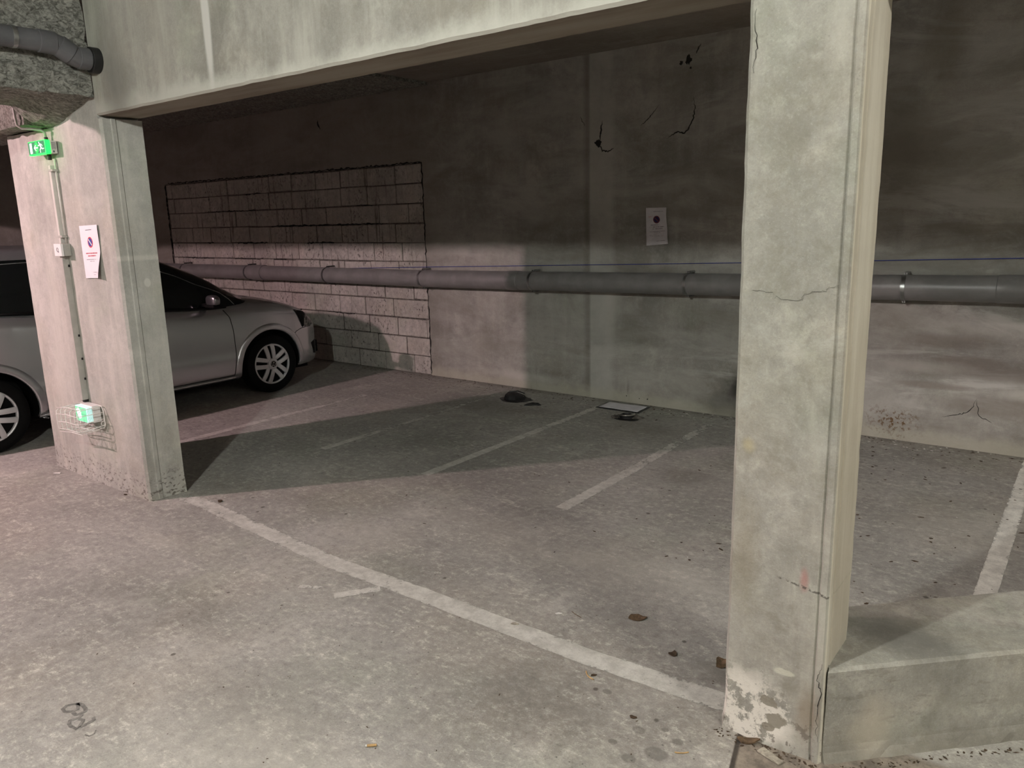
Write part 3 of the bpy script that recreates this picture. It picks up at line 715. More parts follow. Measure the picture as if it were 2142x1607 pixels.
mk('letter', bm, M['scratch'], tl); bm = bmesh.new()
stroke(bm, [(-2.664, .953), (-2.654, .939), (-2.660, .925), (-2.664, .913), (-2.648, .903), (-2.629, .900), (-2.597, .905), (-2.605, .920), (-2.629, .942), (-2.646, .935)], .008)
stroke(bm, [(-2.597, .916), (-2.597, .928), (-2.597, .949), (-2.598, .963), (-2.616, .969)], .008)
mk('letter', bm, M['scratch'], tl); bm = bmesh.new()
stroke(bm, [(-2.542, .908), (-2.522, .913), (-2.520, .928), (-2.536, .942)], .003)
mk('letter', bm, M['scratch'], tl)

# ---------------------------------------------------------------- drain pipe along the back wall
PZ = [(-12.5, 1.045), (-8.6, 1.055), (-5.7, 1.056), (-2.7, 1.09), (-.4, 1.128), (5.5, 1.22)]
def pz(x):
    for (a, za), (b, zb) in zip(PZ[:-1], PZ[1:]):
        if x <= b: return za + (zb - za) * (x - a) / (b - a)
    return PZ[-1][1]
PY, PRd = 5.875, .088
t = thing('drain_pipe', (-5.0, PY, 1.06), 'long grey plastic drain pipe strapped along the back wall', 'pipe')
bm = bmesh.new(); xs = [-12.49 + i * .25 for i in range(72)] + [5.49]
tube(bm, [(x, PY, pz(x)) for x in xs], PRd, 40); mk('pipe', bm, M['pvc'], t, smooth=True, angle=40)
for xa, xb, dr in ((-8.70, -8.44, .008), (-4.56, -4.42, .0035), (-.56, -.40, .0035)):
    bm = bmesh.new(); P = [(xa, PY, pz(xa)), (xa + .004, PY, pz(xa)), (xb - .004, PY, pz(xb)), (xb, PY, pz(xb))]
    tube(bm, P, 0, 40, True, [PRd + .001, PRd + dr, PRd + dr, PRd + .001]); mk('coupling', bm, M['pvc'], t, smooth=True, angle=30)
for x, mt in ((-8.78, 'zincdull'), (-7.23, 'zincdull'), (-5.69, 'zinc'), (-4.27, 'zinc'), (-2.71, 'zinc'), (-1.105, 'zinc'), (1.2, 'zinc'), (-10.3, 'zincdull')):
    bm = bmesh.new(); z = pz(x); tube(bm, [(x - .013, PY, z), (x + .013, PY, z)], PRd + .003, 40)
    c = mk('pipe_clamp', bm, M[mt], t, smooth=True, angle=40)
    for s in (1, -1):
        b = new_box(x - .011, x + .011, PY - .008, WY - .001, z + s * (PRd + .009) - .008, z + s * (PRd + .009) + .008, .002, 1); mk('clamp_lug', b, M[mt], c)
        b = bmesh.new(); lathe(b, [(-.014, .005), (-.008, .006), (-.008, .003)], (x, PY, z + s * (PRd + .009)), 'Y', 8); mk('bolt', b, M['zincdull'], c)

# blue string line
bm = bmesh.new(); tube(bm, [(-7.9, WY - .006, 1.105), (-5.73, WY - .006, 1.168), (-4.96, WY - .006, 1.189), (-2.31, WY - .006, 1.262), (-1.33, WY - .006, 1.292), (-.44, WY - .006, 1.319), (2.5, WY - .006, 1.40)], .0034, 6)
tag(mk('chalk_string', bm, M['string']), 'thin blue string stretched along the back wall just above the grey pipe', 'string')

# ---------------------------------------------------------------- waste pipe at top left
t = thing('waste_pipe', (-4.475, 1.9, 2.6), 'dark grey waste pipe with a kink, entering the smooth beam at top left', 'pipe')
X = -4.475
bm = bmesh.new()
cl = [(X, -1.2, 2.60), (X, 1.0, 2.60), (X, 1.93, 2.598)]
cl += [(X, 1.965, 2.596), (X, 1.99, 2.588), (X, 2.02, 2.570), (X, 2.045, 2.553), (X, 2.07, 2.543), (X, 2.10, 2.540), (X, 2.20, 2.540)]
tube(bm, cl, .052, 32); mk('pipe', bm, M['pvc2'], t, smooth=True, angle=35)
def sleeve(a, b, r, mat, name='coupling'):
    bm = bmesh.new(); a, b = Vector(a), Vector(b); d = (b - a).normalized() * .003
    tube(bm, [a, a + d, b - d, b], 0, 32, True, [r - .004, r, r, r - .004]); return mk(name, bm, mat, t, smooth=True, angle=30)
sleeve((X, 1.885, 2.598), (X, 1.968, 2.596), .057, M['pvc2'])
sleeve((X, 1.985, 2.591), (X, 2.047, 2.552), .057, M['pvc2'], 'bend')
sleeve((X, 2.075, 2.541), (X, 2.135, 2.540), .056, M['pvc2'])
sleeve((X, 1.76, 2.599), (X, 1.785, 2.599), .0545, M['zinc'], 'pipe_clamp')
sleeve((X + .002, 2.135, 2.538), (X + .002, 2.186, 2.538), .066, M['rubber'], 'rubber_collar')

# ---------------------------------------------------------------- exit sign
t = thing('exit_sign', (-5.20, 2.14, 2.13), 'lit green exit sign with arrow and running figure high on the left pillar', 'sign')
x0, x1, z0, z1 = -5.322, -5.085, 2.094, 2.174
hs = mk('housing', new_box(x0 + .004, x1 - .003, 2.134, 2.172, z0 + .003, z1 - .003, .003), M['plastic'], t)
M['greenlit'] = emit('lit_green_diffuser', (.004, 1.0, .055), 1.7, (.02, .45, .07))
M['greendark'] = emit('lit_dark_green_legend', (.006, .15, .06), .3, (.02, .2, .08))
M['greenarrow'] = emit('lit_arrow_field', (.004, .6, .08), .5, (.02, .3, .08))
M['signwhite'] = emit('lit_white_symbol', (.75, 1.0, .86), .4, (.8, .8, .8))
df = mk('diffuser', new_box(x0, x1, 2.104, 2.134, z0, z1, .003), M['greenlit'], t)
def SX(u): return x0 + (x1 - x0) * u
def SZ(v): return z0 + (z1 - z0) * (1 - v)
def flat(parent, name, polys, mat, y):
    bm = bmesh.new()
    for k, poly in enumerate(polys):
        yy = y - .0002 * (k % 3)
        vs = [bm.verts.new((SX(u), yy, SZ(v))) for u, v in poly]; bm.faces.new(vs)
    ext = bmesh.ops.extrude_face_region(bm, geom=list(bm.faces)); bmesh.ops.translate(bm, verts=[e for e in ext['geom'] if isinstance(e, bmesh.types.BMVert)], vec=(0, .0012, 0))
    bmesh.ops.recalc_face_normals(bm, faces=bm.faces)
    return mk(name, bm, mat, parent)
lg = flat(t, 'legend_panel', [[(.02, .05), (.97, .05), (.97, .93), (.02, .93)]], M['greendark'], 2.1032)
flat(lg, 'arrow_field', [[(.50 + .115 * math.cos(a), .5 + .43 * math.sin(a)) for a in [math.pi * 2 * k / 24 for k in range(24)]]], M['greenarrow'], 2.1022)
flat(lg, 'door_symbol', [[(.12, .12), (.245, .12), (.245, .88), (.12, .88)]], M['signwhite'], 2.1016)
flat(lg, 'arrow_symbol', [[(.36, .5), (.46, .30), (.50, .30), (.43, .46), (.60, .46), (.60, .55), (.43, .55), (.50, .72), (.46, .72)]], M['signwhite'], 2.1008)
def limb(a, b, w0, w1):
    a, b = Vector(a), Vector(b); ar = .0237 / .008 * 1.0; d = b - a; d = Vector((d.x * ar, d.y)).normalized(); nn = Vector((-d.y / ar, d.x))
    return [tuple(a + nn * w0), tuple(b + nn * w1), tuple(b - nn * w1), tuple(a - nn * w0)]
flat(lg, 'running_figure', [[(.70 + .024 * math.cos(a), .17 + .07 * math.sin(a)) for a in [math.pi * 2 * k / 14 for k in range(14)]],
     limb((.735, .26), (.80, .56), .085, .075), limb((.74, .28), (.66, .40), .035, .03), limb((.66, .40), (.63, .34), .03, .025), limb((.76, .28), (.85, .34), .035, .03), limb((.85, .34), (.88, .46), .03, .025),
     limb((.79, .54), (.72, .68), .05, .04), limb((.72, .68), (.74, .90), .04, .035), limb((.80, .54), (.87, .64), .05, .04), limb((.87, .64), (.95, .62), .035, .03)], M['signwhite'], 2.1000)
# maker's plate printed on the end of the housing: rows of tiny marks and a round symbol
bm = bmesh.new(); random.seed(2); xe = x1 - .0025
for r in range(5):
    yy = 2.142 + .005 * r; z = z1 - .012
    while z > z0 + .030:
        L = random.uniform(.003, .007); box(bm, xe - .0005, xe + .0006, yy, yy + .002, z - L, z); z -= L + .002
lathe(bm, [(0, .0055), (.0008, .0055)], (xe, 2.150, z0 + .014), 'X', 14)
mk('printed_marks', bm, M['ink'], hs)
bm = bmesh.new(); tube(bm, [(-5.175, 2.152, z1 - .002), (-5.175, 2.152, z1 + .022)], .011, 12); mk('cable_gland', bm, M['rubber'], t)
bm = bmesh.new(); tube(bm, [(-5.172, 2.155, z0 - .030), (-5.172, 2.155, z0 + .004)], .012, 12); mk('cable_gland', bm, M['rubber'], t)
# conduits, junction box, trunking
bm = bmesh.new()
tube(bm, [(-5.255, 2.030, 2.80), (-5.255, 2.028, 2.50), (-5.250, 2.028, 2.31), (-5.246, 2.030, 2.262), (-5.225, 2.045, 2.243), (-5.19, 2.09, 2.240), (-5.176, 2.13, 2.236), (-5.175, 2.150, 2.222), (-5.175, 2.152, 2.196)], .0075, 10)
tag(mk('conduit', bm, M['plasticgrey'], smooth=True), 'thin conduit bending under the sprayed beam down to the exit sign', 'conduit')
t = thing('cable_trunking', (-5.18, 2.17, 1.8), 'narrow upper cable trunking between exit sign and junction box on left pillar', 'trunking')
mk('channel', new_box(-5.192, -5.166, 2.148, 2.179, 1.565, 2.032, .002), M['plastic'], t)
for z in (1.995, 1.60): mk('collar', new_box(-5.196, -5.135, 2.145, 2.179, z, z + .014, .002), M['plasticgrey'], t)
bm = bmesh.new(); tube(bm, [(-5.143, 2.170, 2.068), (-5.143, 2.170, 1.56)], .0065, 10)
tag(mk('cable', bm, M['plastic'], smooth=True), 'slim cable running beside the narrow upper trunking on the left pillar', 'cable')
t = thing('junction_box', (-5.16, 2.15, 1.525), 'small ivory junction box with a ring mark on its lid, on left pillar', 'junction box')
mk('box', new_box(-5.207, -5.112, 2.137, 2.179, 1.489, 1.563, .003), M['plasticgrey'], t)
lid = mk('lid', new_box(-5.209, -5.110, 2.119, 2.135, 1.488, 1.564, .003), M['white'], t)
bm = bmesh.new()
rg = [(-5.158 + .011 * math.cos(a), 2.1186, 1.528 + .012 * math.sin(a)) for a in [2 * math.pi * k / 20 for k in range(20)]]; closed_tube(bm, rg, .0016, 6)
box(bm, -5.153, -5.143, 2.1180, 2.1190, 1.512, 1.518); mk('ring_mark', bm, M['ink'], lid)
t = thing('cable_trunking', (-5.18, 2.16, 1.02), 'wide lower cable trunking running down the left pillar to the caged lamp', 'trunking')
mk('channel', new_box(-5.194, -5.162, 2.140, 2.179, .570, 1.487, .002), M['plasticgrey'], t)
bm = bmesh.new()
for z in (1.42, .98, .83, .70): mk('clip', new_box(-5.163, -5.158, 2.168, 2.178, z, z + .014), M['rubber'], t)

# ---------------------------------------------------------------- low emergency lamp and its wire guard
t = thing('emergency_lamp', (-5.09, 2.14, .5), 'low green-glowing emergency lamp box at the foot of the left pillar', 'lamp')
mk('housing', new_box(-5.172, -5.005, 2.122, 2.174, .444, .553, .004), M['white'], t)
M['lampgreen'] = emit('lit_green_white_lens', (.02, .6, .25), .45, (.3, .6, .4))
M['lampcore'] = emit('lit_lamp_core', (.72, 1.0, .86), .9, (.8, .9, .8))
M['lampcyan'] = emit('lit_ribbed_lens', (.45, .95, .88), .5, (.5, .7, .7))
ln = mk('lens', new_box(-5.168, -5.010, 2.090, 2.122, .449, .549, .004), M['lampcyan'], t)
mk('legend_panel', new_box(-5.164, -5.018, 2.0885, 2.0905, .453, .545), M['lampgreen'], ln)
bm = bmesh.new(); tube(bm, [(-5.135, 2.087, .533), (-5.115, 2.087, .500), (-5.105, 2.087, .47)], 0, 12, True, [.018, .028, .016])
for v in bm.verts: v.co.y = 2.0882 + (v.co.y - 2.087) * .03
mk('lamp_core', bm, M['lampcore'], ln)
for k in range(4): mk('lens_rib', new_box(-5.0102, -5.0078, 2.094 + k * .007, 2.0965 + k * .007, .455, .543), M['white'], ln)
bm = bmesh.new(); box(bm, -5.19, -5.165, 2.150, 2.176, .553, .572); mk('cable_gland', bm, M['rubber'], t)
t = thing('wire_guard', (-5.13, 2.1, .48), 'dented white wire cage guarding the low lamp on the left pillar', 'wire guard')
def C(u, v, d):      # u 0..1 along the wall, v 0..1 up, d 0 wall .. 1 front; the cage sags and is bent at its left end
    x = -5.305 + .325 * u + .012 * (1 - d); z = .405 + .135 * v + .028 * (u - .5) - .022 * d * (1 - v) + .008 * math.sin(5 * u)
    return (x + .018 * d * (.5 - u), 2.168 - .142 * d, z)
bm = bmesh.new()
for u in (.0, .20, .42, .64, .84, 1.0):
    tube(bm, [C(u, 1.02, 0), C(u, 1.0, .45), C(u, .97, .85), C(u, .88, 1.0), C(u, .5, 1.02), C(u, .10, 1.0), C(u, .0, .85), C(u, -.02, .4), C(u, 0, .0)], .0024, 8)
mk('upright_wires', bm, M['wire'], t, smooth=True)
bm = bmesh.new()
for v in (.12, .42, .74):
    tube(bm, [C(-.02, v, 0), C(-.06, v, .5), C(-.07 if v < .5 else -.10, v, .95), C(.08, v, 1.03), C(.5, v, 1.05), C(.92, v, 1.03), C(1.04, v, .9), C(1.05, v, .45), C(1.03, v, 0)], .0024, 8)
for d in (.45, .95):
    tube(bm, [C(-.02, 1.0, d), C(.5, 1.0, d), C(1.02, 1.0, d)], .0024, 8); tube(bm, [C(-.02, -.01, d), C(.5, -.02, d), C(1.02, -.01, d)], .0024, 8)
mk('cross_wires', bm, M['wire'], t, smooth=True)
bm = bmesh.new(); P = [C(u, v, .03) for u, v in ((0, -.05), (.3, -.06), (.7, -.06), (1.0, -.05), (1.06, .1), (1.06, .8), (1.0, 1.04), (.6, 1.05), (.2, 1.05), (-.04, 1.0), (-.05, .5))]
closed_tube(bm, P, .003, 8); mk('wall_frame', bm, M['wire'], t, smooth=True)
bm = bmesh.new(); closed_tube(bm, [(C(1.06, .25, .1)[0] + .004, C(1, .25, .1)[1] + .014 * math.cos(a), C(1, .25, .1)[2] + .014 * math.sin(a)) for a in [2 * math.pi * k / 14 for k in range(14)]], .0022, 6)
mk('hook', bm, M['wire'], t, smooth=True)

# ---------------------------------------------------------------- paper notices
def notice(label, corners, y, off, marks, mat, name='paper_notice'):
    (ax, az), (bx, bz), (cx, cz), (dx, dz) = corners        # TL TR BL BR
    def P(u, v, k=0.0):
        x = (ax * (1 - u) + bx * u) * (1 - v) + (cx * (1 - u) + dx * u) * v; z = (az * (1 - u) + bz * u) * (1 - v) + (cz * (1 - u) + dz * u) * v
        dx2, dy2 = off(u, v); return Vector((x + dx2, y - .0022 - dy2 - k, z))
    t = thing(name, (ax, y, cz), label, 'notice')
    bm = bmesh.new(); n, m = 16, 24
    f = [[bm.verts.new(P(i / n, j / m)) for i in range(n + 1)] for j in range(m + 1)]; bk = [[bm.verts.new(P(i / n, j / m, -.0004)) for i in range(n + 1)] for j in range(m + 1)]
    for j in range(m):
        for i in range(n):
            bm.faces.new((f[j][i], f[j][i + 1], f[j + 1][i + 1], f[j + 1][i])); bm.faces.new((bk[j][i], bk[j + 1][i], bk[j + 1][i + 1], bk[j][i + 1]))
    bmesh.ops.recalc_face_normals(bm, faces=bm.faces)
    mk('sheet', bm, mat, t, smooth=True)
    W_ = abs(bx - ax); H_ = abs(az - cz); random.seed(7)
    def patch(pl, k, n2=None):
        bm2.faces.new([bm2.verts.new(P(u, v, k)) for u, v in pl])
    groups = {}
    for (mt, v, u0, u1, hgt) in marks: groups.setdefault(mt, []).append((v, u0, u1, hgt))
    for mt, rows in groups.items():
        for v, u0, u1, hgt in rows:
            bm2 = bmesh.new(); u = u0
            while u < u1:
                L = min(random.uniform(.012, .03), u1 - u)
                if random.random() < .9: patch([(u, v - hgt * random.uniform(.35, .5)), (u + L, v - hgt * random.uniform(.35, .5)), (u + L, v + hgt / 2), (u, v + hgt / 2)], .0006)
                u += L + (.004 if random.random() < .8 else .014)
            mk('printed_text', bm2, M[mt], t)
    # no-parking roundel
    cu, cv, r = .52, .32, .032
    def disc(rr, k, nm, mat2, par):
        global bm2
        b = bmesh.new(); n3 = 32; c = b.verts.new(P(cu, cv, k)); ring = [b.verts.new(P(cu + rr / W_ * math.cos(a), cv + rr / H_ * math.sin(a), k)) for a in [2 * math.pi * q / n3 for q in range(n3)]]
        for q in range(n3): b.faces.new((c, ring[q], ring[(q + 1) % n3]))
        return mk(nm, b, mat2, par)
    dk = mat is M['paper2']; s = disc(r, .0006, 'no_parking_symbol', M['signred2' if dk else 'signred'], t); disc(r * .76, .0010, 'blue_disc', M['signblue2' if dk else 'signblue'], s)
    b = bmesh.new(); w2 = .0042; q = r * .76
    e = [Vector((-q * .72, -q * .72)), Vector((q * .72, q * .72))]; nn = Vector((.707, -.707)) * w2
    N = 8; prev = None
    for i in range(N + 1):
        c = e[0].lerp(e[1], i / N); a, d = c + nn, c - nn
        cur = [b.verts.new(P(cu + p.x / W_, cv + p.y / H_, .0014)) for p in (a, d)]
        if prev: b.faces.new((prev[0], prev[1], cur[1], cur[0]))
        prev = cur
    mk('slash', b, M['signred2'] if mat is M['paper2'] else M['white'], s)
    return t
bm2 = None
def off1(u, v):
    c = max(0, u - .45) ** 1.6 * max(0, v - .5) ** 1.2 * .16
    return (-c * .35 + .004 * math.sin(7 * v) * u, .002 + c + .002 * math.sin(9 * v) * u)
tx = [('ink', .085, .33, .68, .012), ('inkred', .525, .20, .84, .022), ('inkred', .575, .30, .76, .022), ('ink', .645, .20, .86, .010), ('ink', .678, .40, .66, .010), ('ink', .89, .50, .93, .008), ('ink', .915, .88, .92, .008), ('ink', .935, .52, .70, .006)]
notice('white no-parking notice on the left pillar, its lower right corner curling', [(-4.947, 1.668), (-4.72, 1.673), (-4.949, 1.356), (-4.726, 1.364)], 2.176, off1, tx, M['paper'])
def off2(u, v):
    c = .010 * math.exp(-((u - .93) / .14) ** 2 - ((v - .8) / .18) ** 2) + .006 * max(0, u - .7) * math.sin(6 * v)
    return (-.006 * math.exp(-((v - .25) / .25) ** 2) * u, .002 + c + .001 * math.sin(12 * u))
tx2 = [('ink', .10, .36, .84, .010), ('inkred', .24, .10, .30, .010), ('ink', .46, .22, .62, .016), ('ink', .515, .18, .85, .016), ('ink', .565, .30, .78, .014), ('ink', .64, .18, .90, .010), ('ink', .675, .36, .68, .008), ('ink', .73, .16, .50, .006), ('ink', .76, .18, .80, .006), ('ink', .90, .48, .88, .010)]
notice('dim crumpled no-parking notice on the back wall between the two pillars', [(-3.154, 1.708), (-2.964, 1.706), (-3.145, 1.394), (-2.945, 1.41)], WY - .002, off2, tx2, M['paper2'])

# ---------------------------------------------------------------- things lying on the bay floor
def lump(center, size, seed, flat_=1.0, n=3, jag=.25):
    bm = bmesh.new(); bmesh.ops.create_icosphere(bm, subdivisions=n, radius=1)
    for v in bm.verts:
        a = 1 + jag * noise.fractal((v.co + Vector((seed, 0, 0))) * 1.4, .8, 2, 4)
        v.co = Vector((v.co.x * size[0] * a, v.co.y * size[1] * a, max(-.001, v.co.z * size[2] * a)))
    bmesh.ops.translate(bm, verts=bm.verts, vec=center); return bm
# worn ground anchor left (a black lump)
t = thing('ground_anchor', (-4.27, 5.55, 0), 'black sunken ground anchor lump by the back wall, left of the plastic sleeve', 'ground anchor')
bm = bmesh.new()
pr = [(-.105, -.03, .0), (-.06, -.085, .0), (.03, -.09, .0), (.10, -.04, .0), (.11, .04, .0), (.02, .085, .0), (-.08, .06, .0)]
lo = [bm.verts.new(p) for p in pr]; hi = [bm.verts.new((x * .82 - .004, y * .8 + .01, z)) for (x, y, _), z in zip(pr, (.05, .045, .035, .028, .034, .05, .062))]
for i in range(7): bm.faces.new((lo[i], lo[(i + 1) % 7], hi[(i + 1) % 7], hi[i]))
bm.faces.new(hi); bm.faces.new(lo[::-1]); bmesh.ops.recalc_face_normals(bm, faces=bm.faces)
bmesh.ops.bevel(bm, geom=list(bm.edges), offset=.007, segments=2, affect='EDGES'); bmesh.ops.rotate(bm, verts=bm.verts, matrix=Matrix.Rotation(.5, 3, 'Z')); bmesh.ops.translate(bm, verts=bm.verts, vec=(-4.27, 5.55, 0))
mk('body', bm, M['iron'], t)
bm = bmesh.new(); tube(bm, [(-4.33, 5.56, .058), (-4.27, 5.60, .066), (-4.20, 5.61, .050)], .006, 8); mk('shackle', bm, M['iron'], t)
mk('tar_seal', lump((-4.265, 5.55, 0), (.16, .13, .007), 4), M['iron'], t)
bm = bmesh.new(); pts = [(-4.045, 5.39), (-4.0, 5.40), (-3.96, 5.44), (-3.93, 5.45), (-3.915, 5.475), (-3.95, 5.475), (-3.99, 5.45), (-4.04, 5.43)]
lo = [bm.verts.new((x, y, .001)) for x, y in pts]; hi = [bm.verts.new((x, y, z)) for (x, y), z in zip(pts, (.006, .012, .020, .014, .006, .02, .024, .012))]
for i in range(8): bm.faces.new((lo[i], lo[(i + 1) % 8], hi[(i + 1) % 8], hi[i]))
bm.faces.new(hi); bm.faces.new(lo[::-1]); bmesh.ops.recalc_face_normals(bm, faces=bm.faces)
tag(mk('rubber_scrap', bm, M['rubber']), 'thin black scrap lying just right of the black anchor lump', 'scrap')
# ground anchor with shackle
cx, cy = -3.06, 5.50
t = thing('ground_anchor', (cx, cy, 0), 'round ground anchor with a shiny shackle, in front of the plastic sleeve', 'ground anchor')
bm = bmesh.new(); lathe(bm, [(0, .062), (.020, .060), (.030, .050), (.033, .036), (.026, .034), (.026, .008), (.018, .006)], (cx, cy, 0), 'Z', 28); mk('body', bm, M['iron'], t, smooth=True, angle=30)
bm = bmesh.new(); pts = []
d0 = Vector((.62, -.78))        # shackle faces the camera
for k in range(15):
    a = math.radians(-100 + 200 * k / 14); r2 = .066; v = Matrix.Rotation(a, 2) @ d0 * r2; pts.append((cx + v.x, cy + v.y, .030 + .004 * math.cos(a)))
tube(bm, pts, .0075, 10); mk('shackle', bm, M['steel'], t, smooth=True)
mk('broken_mortar', lump((cx + .055, cy + .04, 0), (.075, .055, .022), 8, jag=.5), M['mortar'], t); mk('broken_mortar', lump((cx - .075, cy - .03, 0), (.05, .05, .016), 5, jag=.5), M['mortar'], t)
mk('tar_seal', lump((cx, cy, 0), (.12, .10, .006), 2), M['iron'], t)
# plastic sleeve with sheet
t = thing('plastic_sleeve', (-3.25, 5.8, 0), 'black-edged plastic sleeve with a pale sheet, flat on the floor against the wall', 'document sleeve')
def quad_sheet(c, z, ins, wav, thick, seed, nx=20, ny=10):
    bm = bmesh.new(); (a, b, d, e) = [Vector(p) for p in c]   # near-left, far-left, far-right, near-right
    def P(u, v):
        u = ins + (1 - 2 * ins) * u; v = ins * 1.6 + (1 - 3.2 * ins) * v
        p = (a * (1 - u) + e * u) * (1 - v) + (b * (1 - u) + d * u) * v
        return Vector((p.x, p.y, z + wav * (noise.noise(Vector((p.x * 9, p.y * 9, seed))) + 1) * .5))
    f = [[bm.verts.new(P(i / nx, j / ny)) for i in range(nx + 1)] for j in range(ny + 1)]; bk = [[bm.verts.new(v.co - Vector((0, 0, thick))) for v in r] for r in f]
    for j in range(ny):
        for i in range(nx):
            bm.faces.new((f[j][i], f[j][i + 1], f[j + 1][i + 1], f[j + 1][i])); bm.faces.new((bk[j][i], bk[j + 1][i], bk[j + 1][i + 1], bk[j][i + 1]))
    for j in range(ny):
        bm.faces.new((f[j][0], f[j + 1][0], bk[j + 1][0], bk[j][0])); bm.faces.new((f[j][nx], bk[j][nx], bk[j + 1][nx], f[j + 1][nx]))
    for i in range(nx):
        bm.faces.new((f[0][i], bk[0][i], bk[0][i + 1], f[0][i + 1])); bm.faces.new((f[ny][i], f[ny][i + 1], bk[ny][i + 1], bk[ny][i]))
    bmesh.ops.recalc_face_normals(bm, faces=bm.faces); return bm
cs = [(-3.46, 5.655), (-3.475, 5.905), (-3.055, 5.925), (-3.035, 5.66)]
mk('sleeve', quad_sheet(cs, .003, 0, .006, .0015, 3), M['film'], t, smooth=True)
mk('sheet', quad_sheet(cs, .0058, .055, .008, .0006, 3), M['paper2'], t, smooth=True)

# ---------------------------------------------------------------- litter
def chip(name, label, cat, c, L, wd, h, rot, mat, seed=0, group=None, curl=.0, irregular=.25, tilt=0.0):
    random.seed(seed + 100); bm = bmesh.new(); n = 9
    top, bot = [], []
    for k in range(n):
        a = 2 * math.pi * k / n; r = 1 + random.uniform(-irregular, irregular)
        x, y = L / 2 * math.cos(a) * r, wd / 2 * math.sin(a) * r; z = curl * (x / (L / 2)) ** 2
        top.append(bm.verts.new((x, y, z + h))); bot.append(bm.verts.new((x, y, z)))
    ct, cb = bm.verts.new((0, 0, h * 1.15)), bm.verts.new((0, 0, 0))
    for k in range(n):
        k2 = (k + 1) % n
        bm.faces.new((top[k], top[k2], ct)); bm.faces.new((bot[k2], bot[k], cb)); bm.faces.new((top[k], bot[k], bot[k2], top[k2]))
    bmesh.ops.rotate(bm, verts=bm.verts, matrix=Matrix.Rotation(rot, 3, 'Z')); bmesh.ops.translate(bm, verts=bm.verts, vec=(c[0], c[1], .0012))
    return tag(mk(name, bm, mat), label, cat, group)
chip('dry_leaf', 'brown crumpled leaf on the floor, the larger one left of the narrow pillar', 'leaf', (-1.405, 2.63), .075, .05, .004, .6, M['leaf'], 1, curl=.006, irregular=.35)
chip('dry_leaf', 'small brown leaf on the floor just above the white line near the narrow pillar', 'leaf', (-1.165, 2.47), .040, .030, .004, 1.2, M['leafdark'], 2, curl=.006, irregular=.35)
chip('dry_leaf', 'curled brown leaf tucked behind the left edge of the narrow pillar', 'leaf', (-.985, 2.50), .055, .045, .016, .2, M['leaf'], 3, curl=.02, irregular=.4)
chip('dry_leaf', 'folded tan leaf under the front of the narrow pillar foot', 'leaf', (-.750, 2.145), .060, .030, .006, .3, M['leaf'], 4, curl=.01, irregular=.3)
chip('dry_leaf', 'dark leaf speck on the aisle floor below the long white line', 'leaf', (-1.34, 2.175), .022, .012, .003, .9, M['leafdark'], 5)
chip('leaf_scrap', 'dark scrap on the aisle floor below the long white line, centre right', 'leaf scrap', (-1.105, 2.045), .024, .014, .003, .2, M['leafdark'], 6)
chip('leaf_scrap', 'black scrap on the floor near the foot of the wide left pillar', 'leaf scrap', (-4.157, 2.424), .035, .022, .008, .2, M['leafdark'], 7, irregular=.4)
chip('leaf_scrap', 'dark crumb on the floor against the front of the wide left pillar', 'leaf scrap', (-4.778, 2.150), .030, .012, .005, .2, M['leafdark'], 8, irregular=.4)
chip('leaf_scrap', 'pale shred on the floor at the left corner of the wide pillar', 'leaf scrap', (-5.62, 2.10), .05, .02, .004, .5, M['chalk'], 9, irregular=.4)
def stick(name, label, cat, a, b, r, mat, n=7, bend=.0, seed=0, z=.004):
    random.seed(seed); a, b = Vector(a + (z,)), Vector(b + (z,)); bm = bmesh.new(); s = (b - a).cross(Vector((0, 0, 1))).normalized()
    tube(bm, [a.lerp(b, i / n) + s * (bend * math.sin(math.pi * i / n) + random.uniform(-.1, .1) * r) for i in range(n + 1)], r, 8)
    return tag(mk(name, bm, mat, smooth=True, angle=40), label, cat)
t = thing('cigarette_butt', (-1.712, 1.432, 0), 'orange cigarette butt on the aisle floor at bottom centre', 'cigarette butt')
bm = bmesh.new(); tube(bm, [(-1.725, 1.420, .005), (-1.703, 1.440, .005)], .0042, 12); mk('filter', bm, M['wood'], t, smooth=True, angle=40)
bm = bmesh.new(); tube(bm, [(-1.7257, 1.4193, .005), (-1.7290, 1.4160, .0048)], .0040, 12); mk('paper_end', bm, M['chalk'], t, smooth=True, angle=40)
stick('twig', 'curved tan twig on the floor below the long white line', 'twig', (-1.375, 2.180), (-1.325, 2.150), .0022, M['wood'], bend=.008)
stick('twig', 'thin pale sliver on the aisle floor left of the narrow pillar foot', 'twig', (-.915, 1.965), (-.880, 1.990), .0020, M['wood'], bend=.004, seed=2)
stick('twig', 'thin reddish twig on the floor above the long white line', 'twig', (-1.66, 2.52), (-1.60, 2.50), .0014, M['leaf'], bend=.002, seed=3)
chip('paper_fleck', 'white torn fleck on the floor above the long white line', 'paper fleck', (-1.70, 2.475), .026, .012, .003, .7, M['chalk'], 10, irregular=.4)
chip('paper_fleck', 'grey flake lying on the long white line', 'paper fleck', (-1.80, 2.300), .030, .018, .004, .5, M['woodgrey'], 11, irregular=.4)
t_ = bmesh.new(); vs = box(t_, -.040, .040, -.011, .011, 0, .008, .002, 1)
bmesh.ops.subdivide_edges(t_, edges=t_.edges[:], cuts=2)
for v in t_.verts: v.co += Vector((0, noise.noise(v.co * 60) * .003 + (.004 if v.co.x < -.02 else 0) * (v.co.y / .011), noise.noise(v.co * 80 + Vector((3, 0, 0))) * .0012))
bmesh.ops.rotate(t_, verts=t_.verts, matrix=Matrix.Rotation(math.radians(-22), 3, 'Z')); bmesh.ops.translate(t_, verts=t_.verts, vec=(-.667, 2.118, .0012))
tag(mk('wood_offcut', t_, M['woodgrey']), 'small grey wood offcut lying at the foot of the narrow pillar', 'wood offcut')
